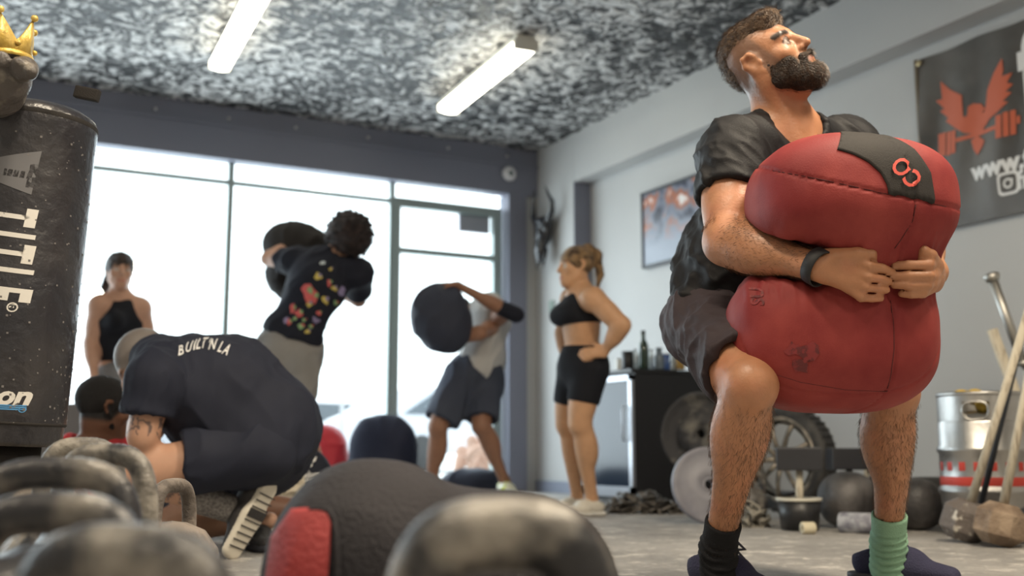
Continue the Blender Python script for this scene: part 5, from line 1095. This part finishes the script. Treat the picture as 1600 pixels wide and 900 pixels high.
pn.add([a, b, c_, d_, a+t_, b+t_, c_+t_, d_+t_], [(0, 1, 2, 3), (7, 6, 5, 4), (0, 4, 5, 1), (1, 5, 6, 2), (2, 6, 7, 3), (3, 7, 4, 0)]); tag(pn.build('pennant', mat('slate_pennant', (.07, .075, .09), .7, col2=(.15, .15, .17), scale=12)), 'small dark slate pennant on the wall between the athlete and the banner', 'pennant')
# horned skull on the pier wall
sk_c = onX(848, 368, XS-.10); kx = 1/1.
SKM = mat('black_glossy_skull', (.012, .012, .016), .22, spec=.7)
sv = lambda x, y, z=0: sk_c+np.array([-z, -x, y])      # x right along the wall as seen, y up, z out of the wall
sko = solid('skull', [ell(sv(0, .02, 0), (.07, .10, .13), None, .03), ell(sv(0, .11, 0), (.06, .12, .06), None, .04), ell(sv(0, -.14, .03), (.05, .065, .12), None, .04), sph(sv(-.075, .03, .06), .03, .015, 's'), sph(sv(.075, .03, .06), .03, .015, 's'), sph(sv(0, -.05, .09), .02, .015, 's')], .007, SKM)
tag(sko, 'black horned animal skull ornament hanging on the pier wall', 'skull')
for sg in (-1, 1): MB().tube([sv(.06*sg, .11), sv(.12*sg, .14), sv(.17*sg, .20), sv(.17*sg, .28), sv(.13*sg, .36, .02), sv(.10*sg, .43, .03)], [.034, .032, .027, .02, .012, .003], 12).build('horn', SKM, sko, True)
for sg in (-1, 1): MB().tube([sv(.045*sg, -.13), sv(.07*sg, -.2, .02), sv(.06*sg, -.30, .03)], [.025, .02, .004], 10).build('tusk', SKM, sko, True)
sw = xbox(XS-.012, XS, onX(863, 480, XS)[1]-.04, onX(863, 480, XS)[1]+.04, onX(863, 480, XS)[2]-.06, onX(863, 480, XS)[2]+.06, MB()); tag(sw.build('light_switch', mat('switch_grey', (.22, .28, .25), .5), None, bevel=.003), 'small grey-green switch on the pier wall beside the ponytailed woman', 'light switch')

# ------------------------------------------------------------------ black cabinet with glass-door cooler side, bottles on top
k0 = G(990, 7.15); CX, CY = k0[0], k0[1]; CZ = CH+(704-573)/1711*math.hypot(CX*0+7.15, 0)*1.0
cb = empty('cabinet', (CX+.3, CY+.3, 0), 'black cabinet with a glass cooler door on its side, against the wall', 'cabinet')
BLC = mat('black_laminate', (.010, .010, .013), .45); CHR = mat('brushed_trim', (.42, .44, .48), .3, .8)
CW = XW-.02-CX
xbox(CX+.03, CX+CW, CY, CY+.66, .02, CZ-.025, MB()).build('carcass', BLC, cb, bevel=.004)
xbox(CX-.01, CX+CW, CY-.012, CY+.68, CZ-.025, CZ, MB()).build('top', BLC, cb, bevel=.003)
m = MB(); t = .035; y0, y1, z0, z1 = CY+.01, CY+.65, .05, CZ-.04
for a, b, c_, d_ in ((y0, y1, z1-t, z1), (y0, y1, z0, z0+.07), (y0, y0+t, z0, z1), (y1-t, y1, z0, z1)): xbox(CX, CX+.028, a, b, c_, d_, m)
dr = m.build('door', CHR, cb)
xbox(CX+.012, CX+.018, y0+t, y1-t, z0+.07, z1-t, MB()).build('door_glass', mat('dark_cooler_glass', (.02, .03, .05), .15, spec=.35), dr)
MB().tube([(CX-.02, y0+.06, .42), (CX-.03, y0+.06, .46), (CX-.03, y0+.06, .62), (CX-.02, y0+.06, .66)], .007, 8).build('handle', CHR, dr, True)
SHC = [mat('drink_blue', (.05, .12, .35), .3), mat('drink_red', (.4, .04, .04), .3), mat('drink_silver', (.5, .5, .52), .3, .6), mat('drink_green', (.06, .25, .1), .3)]
def bottle(px, d, h, r, m, label, neck=.35, cap=None, kind='bottle', z=None):
    z = CZ if z is None else z; p = G(px, d, z); p[2] = z
    o = empty(kind, p, label, kind.replace('_', ' '), 'drinks and bottles on the black cabinet')
    pr = [(0, .001), (r*.9, .001), (r, .01), (r, h*.55), (r*.85, h*.66), (r*neck, h*.78), (r*neck, h*.95)] if neck < .9 else [(0, .001), (r*.9, .001), (r, .008), (r, h*.93), (r*.9, h*.96), (0, h*.96)]
    MB().lathe(pr+([(0, h*.95)] if neck < .9 else []), p, None, 20).build('body', m, o, True)
    MB().lathe([(0, h), (r*neck*1.12, h*.995), (r*neck*1.12, h*.93), (0, h*.93)], p, None, 16).build('cap', cap or BLC, o, True)
    return o
DG = mat('dark_green_glass', (.01, .035, .02), .1, spec=.8); CLR = mat('clear_bottle', (.5, .56, .58), .1, spec=.8); AMB = mat('amber_liquid', (.35, .22, .06), .15)
bottle(981, 7.45, .13, .042, BLC, 'black tub at the left end of the cabinet top', .95, kind='tub')
bottle(1006, 7.4, .27, .036, DG, 'tall dark green bottle on the cabinet, tallest of all', .4)
bottle(993, 7.7, .17, .03, CLR, 'clear bottle just left of the tall green bottle')
bottle(1018, 7.6, .16, .03, CLR, 'clear bottle just right of the tall green bottle')
bottle(1030, 7.4, .15, .035, mat('smoky_bottle', (.14, .18, .22), .15), 'smoky grey-blue bottle in the middle of the cabinet top', .6)
bottle(1041, 7.45, .115, .028, SHC[0], 'small blue can right of the smoky bottle', .95, SHC[2], 'can')
bottle(1052, 7.5, .125, .028, CLR, 'clear tub of pale drink near the athlete, fifth from the left', .8, SHC[3])
bottle(1063, 7.4, .12, .032, AMB, 'amber jar beside the shorts of the athlete', .9, WHP, 'jar')
tc_ = bottle(968, 7.9, .12, .03, mat('white_cup', (.65, .65, .62), .5), 'white cup behind the elbow of the ponytailed woman', .95, WHP, 'cup')
# ------------------------------------------------------------------ floor gear on the right
def ringlink(r=.018, t=.005, L=.012):
    pts = [np.array([r*math.cos(a)+(L if math.cos(a) > 0 else -L), r*.8*math.sin(a), 0]) for a in np.linspace(0, 2*math.pi, 15)[:-1]]; return MB().tube(pts, t, 6, True)
CHM = mat('dull_chain', (.07, .065, .06), .45, .6, col2=(.2, .18, .16), scale=30)
def chain_pile(px0, px1, d, n, zs, label, seed, scale=1.6, m=CHM):
    rd = random.Random(seed); c = G((px0+px1)/2, d); o = empty('chain', c*[1, 1, 0], label, 'chain'); w = (px1-px0)/2*d/FPX; me = None
    for k in range(n):
        u = rd.uniform(-1, 1); v_ = rd.uniform(-.09, .09); hz = max(.012, zs*(1-abs(u)**2)*rd.random()+.012)
        if me is None: l = ringlink().build('link', m, None, True); l.parent = o; me = l.data
        else: l = bpy.data.objects.new('link', me); COL.objects.link(l); l.parent = o
        l.location = Vector(RT*w*u+FH*v_+ZZ*hz); l.rotation_euler = (rd.uniform(-1.2, 1.2), rd.uniform(-.6, .6), rd.uniform(0, 6.3)); l.scale = (scale,)*3
    return o
chain_pile(948, 1062, 6.3, 95, .10, 'heap of dull steel chain on the floor in front of the cabinet', 1)
chain_pile(1156, 1192, 5.2, 40, .09, 'small heap of pale chalky chain behind the right foot of the athlete', 2, 1.4, mat('chalky_chain', (.3, .28, .24), .7))
RUB = mat('black_rubber', (.025, .025, .027), .6, col2=(.06, .058, .056), scale=8, bump=.2)
def disc(name, c, nrm, r, w, m, label, cat, hub=.05, tread=False, group=None):
    R = frame(np.cross(nrm, ZZ), nrm); o = empty(name, c, label, cat, group)
    MB().lathe([(hub, -w/2), (r*.45, -w/2), (r*.5, -w*.36), (r*.85, -w*.36), (r*.9, -w/2), (r*.97, -w/2), (r, -w*.35), (r, w*.35), (r*.97, w/2), (r*.9, w/2), (r*.85, w*.36), (r*.5, w*.36), (r*.45, w/2), (hub, w/2), (hub, -w/2)], c, R, 48).build('plate', m, o, True)
    MB().lathe([(.026, -w/2-.004), (hub+.006, -w/2-.004), (hub+.006, w/2+.004), (.026, w/2+.004), (.026, -w/2-.004)], c, R, 24).build('hub_ring', m, o, True)
    return o
c = G(1104, 6.0, .245); disc('tyre', c*[1, 1, 0]+ZZ*.26+ZZ*.19, nz(np.array([-.75, -.55, .0])), .235, .2, mat('dusty_tyre', (.045, .045, .05), .7, col2=(.2, .19, .17), scale=9, lo=.5, hi=.7, bump=.4), 'dusty black tyre leaning between the cabinet and the right calf of the athlete', 'tyre', .12)
c = G(1107, 5.4, .19); disc('weight_plate', c, nz(np.array([-.28, -.9, .15])), .19, .035, mat('grey_plate', (.20, .20, .24), .5, col2=(.28, .28, .32), scale=6), 'smooth grey weight plate leaning on the tyre behind the right calf', 'weight plate', .03)
c = G(1232, 5.85, .315); wn = nz(np.array([-.98, -.2, .0])); R = frame(np.cross(wn, ZZ), wn); r = .285
wz = np.array([0, 0, .0]); wh = empty('wheel', c, 'spoked alloy wheel with black tyre standing on edge behind the athlete', 'wheel')
MB().lathe([(r*.78, -.05), (r*.9, -.055), (r*.98, -.04), (r, -.02), (r, .04), (r*.98, .065), (r*.9, .08), (r*.78, .08)], c, R, 56).build('tyre', RUB, wh, True)
ALY = mat('dusty_alloy', (.10, .095, .085), .5, .5, col2=(.34, .30, .25), scale=12)
MB().lathe([(r*.72, .075), (r*.80, .082), (r*.80, -.05), (r*.74, -.045), (r*.70, .02), (r*.66, .07)], c, R, 48).build('rim', ALY, wh, True)
for k in range(9):
    a = 2*math.pi*k/9+.25; dv = R @ np.array([math.cos(a), math.sin(a), 0]); MB().tube([c+wn*.07+dv*r*.12, c+wn*.085+dv*r*.45, c+wn*.075+dv*r*.7], [.016, .012, .015], 8).build('spoke', ALY, wh, True)
MB().lathe([(0, .09), (.03, .088), (.045, .075), (.05, .05)], c, R, 24).build('hub', ALY, wh, True)
md = MB()
for k in range(44):
    a = 2*math.pi*k/44; dv = R @ np.array([math.cos(a), math.sin(a), 0]); md.box(c+dv*r*1.0+wn*.01, (.006, .08, .016), np.stack([np.cross(wn, dv), wn, dv], 1))
md.build('tread', RUB, wh)['kind'] = 'stuff'
# bucket, tape, mallets
c = G(1250, 4.95)*[1, 1, 0]; bu = empty('bucket', c, 'low black bucket with a white rim in front of the wheel', 'bucket')
MB().lathe([(0, .004), (.085, .004), (.098, .14), (.093, .14), (.082, .012), (0, .012)], c, None, 32).build('pail', mat('black_plastic', (.018, .018, .02), .4), bu, True)
MB().lathe([(.095, .132), (.104, .132), (.104, .146), (.09, .146), (.09, .135)], c, None, 32).build('rim', mat('white_rim', (.62, .60, .52), .6), bu, True)
def mallet(px, py, d, foot, label, hw=.2, hh=.105, mh=None, rot=0.):
    top = P(px, py, d); o = empty('sledgehammer', foot, label, 'sledgehammer', 'hammers standing head up')
    MB().box(top, (hw, .1, hh), frame(V(rot, 0, 1), ZZ)).build('head', mat('dark_steel_head', (.025, .026, .032), .4) if 'dark_steel_head' not in bpy.data.materials else bpy.data.materials['dark_steel_head'], o, bevel=.008)
    MB().tube([np.asarray(foot)+ZZ*.0, top-ZZ*hh*.45], [.019, .017], 12).build('handle', mh, o, True); return o
WOODP = mat('chalked_wood', (.55, .50, .40), .8, col2=(.30, .25, .19), scale=20, lo=.5, hi=.7, stretch=(4, 4, .6), bump=.2); BLKH = bpy.data.materials['black_plastic']
mallet(1248, 717, 4.95, c+ZZ*.013, 'sledgehammer with black head and pale handle standing in the bucket', mh=WOODP, rot=.2)
f2 = G(1328, 5.3)*[1, 1, 0]; mallet(1326, 717, 5.3, f2+ZZ*.002, 'sledgehammer with black head and black handle behind the medicine ball', mh=BLKH, rot=-.1)
p0 = G(1357, 5.5)*[1, 1, 0]; tag(MB().tube([p0+ZZ*.001, P(1352, 668, 5.5)], .016, 12).build('wooden_stick', WOODP, None, True), 'pale wooden stick standing behind the left calf of the athlete', 'stick')
c = G(1263, 4.72)*[1, 1, 0]; RR = frame(ZZ, V(1, 0, .15)); tp_ = empty('tape_roll', c+ZZ*.026, 'small roll of cream tape on the floor before the bucket', 'tape')
MB().lathe([(.012, -.028), (.024, -.029), (.026, -.025), (.026, .025), (.024, .029), (.012, .028), (.012, -.028)], c+ZZ*.026, RR, 24).build('roll', mat('cream_tape', (.66, .60, .44), .7), tp_, True)
c = G(1352, 4.75)*[1, 1, 0]; d_ = nz(V(.8, 0, -.55)); fr_ = empty('foam_roller', c+ZZ*.045, 'pale marbled foam roller lying behind the left ankle of the athlete', 'foam roller')
MB().lathe([(0, -.11), (.041, -.11), (.044, -.105), (.044, .105), (.041, .11), (0, .11)], c+ZZ*.045, frame(np.cross(d_, ZZ), d_), 32).build('roll', mat('marbled_foam', (.42, .43, .47), .7, col2=(.2, .2, .24), scale=25), fr_, True)
def ball(px, d, r, label, m=None, sq=1.):
    c = G(px, d)*[1, 1, 0]+ZZ*r*sq*.99; o = solid('medicine_ball', [ell(c, (r, r, r*sq), None, 0, pw=2.25)], .008, m or RUB, disp=lambda v: -.004*np.exp(-(((v-c) @ nz(V(.5, .3, -.6)))/.004)**2)-.004*np.exp(-(((v-c) @ nz(V(.9, -.2, .3)))/.004)**2)); return tag(o, label, 'medicine ball', 'scuffed medicine balls along the wall')
BM = mat('scuffed_leather', (.035, .033, .034), .5, col2=(.15, .14, .14), scale=6, lo=.42, hi=.75, bump=.2)
ball(1327, 5.08, .135, 'scuffed dark medicine ball left of the green-socked leg', BM, .98)
ball(1384, 5.35, .125, 'dark medicine ball hidden mostly by the green-socked leg', BM)
ball(1434, 4.95, .118, 'dark medicine ball right of the green-socked leg', BM)
c = G(1460, 5.4)*[1, 1, 0]; tag(solid('sandbag', [ell(c+ZZ*.115, (.17, .11, .115), frame(FH, ZZ), 0, pw=4.)], .009, RUB), 'squat black sandbag on the floor just left of the beer keg', 'sandbag')
c = G(1172, 5.6)*[1, 1, 0]; kb2 = kettlebell(c, RT, .26, 'black kettlebell behind the right calf of the athlete', CAST2, .18, .015, group='gear on the floor by the wall')
# beer keg
kc = G(1545, 4.65)*[1, 1, 0]; KH = .60; kr = .182; ks_ = .98
kg = empty('keg', kc, 'steel beer keg with red band and squares, beside the sledgehammers', 'keg')
STL = mat('keg_steel', (.56, .55, .53), .36, 1., col2=(.42, .41, .40), scale=5, bump=.05); a0 = math.atan2(-1, 0)
prof = [(.0, .02), (kr*.82, .0), (kr*.95, .008), (kr*.97, .03), (kr*.97, .12), (kr*.99, .14), (kr*1.0, .17), (kr*1.05, .182), (kr*1.05, .197), (kr*1.0, .21), (kr*1.0, .345), (kr*1.05, .357), (kr*1.05, .372), (kr*1.0, .385), (kr*1.0, .475), (kr*.98, .485)]
MB().lathe(prof, kc, None, 72).build('shell', STL, kg, True)
MB().lathe([(kr*.98, .485), (kr*.9, .51), (kr*.5, .53), (0, .535)], kc, None, 48).build('crown_dome', STL, kg, True)
va = math.atan2(-kc[1], -kc[0]); ncol = MB(); hol = [va-.12, va+2.0, va-2.2]; nn = 144; rows = [.485, .492, .515, .535, .565, .575, .588, .60]
for side_r in (kr*.985, kr*.955):
    pts = [[kc+np.array([math.cos(2*math.pi*k/nn), math.sin(2*math.pi*k/nn), 0])*side_r+ZZ*z for k in range(nn)] for z in rows]
    v = [p for row in pts for p in row]; f = []
    for i in range(len(rows)-1):
        for k in range(nn):
            am = 2*math.pi*(k+.5)/nn; hole = any(abs((am-h+math.pi) % (2*math.pi)-math.pi) < (.30 if i in (2, 3) else .22) for h in hol) and i in (1, 2, 3) if True else False
            if not hole: f.append((i*nn+k, i*nn+(k+1) % nn, (i+1)*nn+(k+1) % nn, (i+1)*nn+k))
    ncol.add(v, f)
ncol.build('collar', STL, kg, True)
MB().lathe([(kr*.945, .595), (kr*.95, .606), (kr*.985, .61), (kr*1.0, .604), (kr*.995, .592), (kr*.95, .590)], kc, None, 72).build('top_rim', STL, kg, True)
R_ = frame(np.array([math.cos(hol[0]), math.sin(hol[0]), 0]), ZZ)
MB().tube([kc+R_[:, 1]*kr*.975+R_[:, 0]*(.052*math.copysign(abs(math.cos(a))**.6, math.cos(a)))+ZZ*(.528+.038*math.copysign(abs(math.sin(a))**.8, math.sin(a))) for a in np.linspace(0, 2*math.pi, 33)[:-1]], .005, 8, True).build('handhole_lip', STL, kg, True)
KR = mat('red_keg_paint', (.50, .05, .035), .5)
MB().lathe([(kr*1.002, .212), (kr*1.004, .213), (kr*1.004, .249), (kr*1.002, .25)], kc, None, 72).build('red_band', KR, kg, True)
for k in range(18): a = 2*math.pi*k/18+.1; MB().lathe([(kr*1.003, .275), (kr*1.005, .276), (kr*1.005, .311), (kr*1.003, .312)], kc, None, 6, a, a+.16).build('red_square', KR, kg, True)
for n_, (dx, dy, z, rr_) in enumerate([(-.02, -.10, .552, .045), (-.08, .0, .592, .042), (-.0, .05, .595, .045), (.10, -.04, .58, .035)]):
    tag(solid('chain_bag' if 0 else 'yellow_ball', [ell(kc+RT*dx+FH*dy+ZZ*z, (rr_, rr_, rr_*.8), None, .0)], .008, mat('yellow_felt', (.68, .46, .08), .8, bump=.3) if n_ == 0 else bpy.data.materials['yellow_felt']), ['yellow ball seen through the hand hole of the keg', 'yellow ball at the left of the keg top', 'yellow ball at the back of the keg top', 'smaller yellow ball at the right in the keg top'][n_], 'ball', 'yellow balls in the top of the keg')
# maces and bars leaning at the right edge
def mace(hpx, hpy, d, tpx, tpy, td, r, m, mh, label, tr=.017):
    h = P(hpx, hpy, d); h[2] = r*.87; t = P(tpx, tpy, td); dv = nz(t-h); o = empty('sledgehammer', h*[1, 1, 0], label, 'sledgehammer', 'stone-headed hammers leaning head down')
    R = frame(nz(np.cross(dv, RT)), dv); MB().lathe([(0, -r*.8), (r*.55, -r*.8), (r, -r*.42), (r, r*.42), (r*.55, r*.8), (0, r*.8)], h, R, 8).build('head', m, o, bevel=.004)
    MB().tube([h+dv*r*.7, h*.5+t*.5, t], [tr*1.05, tr*.95, tr], 14).build('handle', mh, o, True); return o
STN = mat('brown_stone_head', (.16, .11, .075), .7, col2=(.32, .24, .17), scale=9, bump=.4); STN2 = mat('grey_stone_head', (.13, .11, .10), .6, col2=(.55, .52, .46), scale=28, lo=.6, hi=.68, bump=.4)
mace(1508, 803, 4.30, 1612, 470, 4.28, .098, STN2, WOODP, 'stone hammer with chalk-spotted round head, left of the pair before the keg')
mace(1562, 815, 4.10, 1640, 420, 4.2, .098, STN, WOODP, 'stone hammer with brown faceted head, right of the pair before the keg')
mace(1622, 812, 4.2, 1660, 500, 4.6, .085, RUB, BLKH, 'dark hammer cut off by the right edge of the picture')
bt = G(1521, 4.42)*[1, 1, 0]+ZZ*.012; tag(MB().tube([bt, P(1604, 495, 4.40)], .0125, 14).build('steel_bar', mat('dark_bar', (.04, .045, .055), .35, .6), None, True), 'thin dark steel bar leaning right in front of the keg', 'bar')
g0 = G(1690, 4.9)*[1, 1, 0]+ZZ*.025; t0 = P(1549, 430, 5.1); dv = nz(t0-g0); bb_ = empty('barbell', g0, 'chrome barbell leaning left with its end above the keg', 'barbell')
CRM = mat('chrome_bar', (.50, .49, .46), .45, 1.)
MB().tube([g0, t0-dv*.42], .0145, 14).build('shaft', CRM, bb_, True); MB().tube([t0-dv*.42, t0-dv*.02], .022, 18).build('sleeve', CRM, bb_, True); MB().tube([t0-dv*.03, t0-dv*.012, t0+dv*.004, t0+dv*.012], [.028, .037, .037, .02], 20).build('end_cap', CRM, bb_, True); MB().tube([t0-dv*.44, t0-dv*.42], .036, 20).build('collar', CRM, bb_, True)
g1 = G(1665, 4.75)*[1, 1, 0]+ZZ*.02; t1 = P(1550, 515, 4.95); tag(MB().tube([g1, t1], .025, 14).build('wooden_pole', WOODP, None, True), 'thick pale wooden pole leaning left under the chrome barbell', 'pole')

# ------------------------------------------------------------------ outside: parked cars, a lamp post
CARW = mat('car_white', (.75, .76, .78), .3); CARG = mat('car_glass', (.08, .10, .12), .1); TYR = mat('car_tyre', (.03, .03, .03), .7)
def car(c, ang, m, label):
    c = np.asarray(c, float)*[1, 1, 0]; F = np.array([math.cos(ang), math.sin(ang), 0]); Sd = np.cross(ZZ, F); o = empty('car', c-ZZ*.02, label, 'car', 'parked cars outside')
    body = [(-2.2, .3), (2.2, .3), (2.25, .6), (2.1, .85), (1.2, .95), (.6, 1.42), (-1.1, 1.45), (-1.9, 1.0), (-2.2, .9)]
    MB().prism(body, c-Sd*.85, F, ZZ, Sd, 1.7).build('body', m, o, bevel=.06)
    MB().prism([(-1.75, .98), (1.05, .98), (.55, 1.36), (-1.05, 1.38)], c-Sd*.87, F, ZZ, Sd, 1.74).build('side_glass', CARG, o)
    for a in (-1.35, 1.4):
        for s_ in (-1, 1): p = c+F*a+Sd*s_*.78+ZZ*.31; MB().lathe([(0, -.1), (.28, -.1), (.33, -.06), (.33, .06), (.28, .1), (0, .1)], p, frame(F, Sd), 24).build('wheel', TYR, o, True)
g = G(500, 24); car(g, .1, CARW, 'white parked car outside the window beyond the legs of the curly man')
g = G(700, 20); car(g, .3, mat('car_silver', (.5, .52, .56), .3), 'silver parked car outside the door behind the legs of the man there')
g = G(130, 26); car(g, .2, mat('car_grey', (.35, .37, .4), .3), 'grey parked car outside the window behind the woman in the tank top')
g = G(532, 16)*[1, 1, 0]; tag(MB().tube([g-ZZ*.02, g+ZZ*2.2], .03, 10).build('sign_post', mat('post_grey', (.45, .46, .48), .5), None, True), 'thin grey post on the pavement outside the middle pane', 'post')
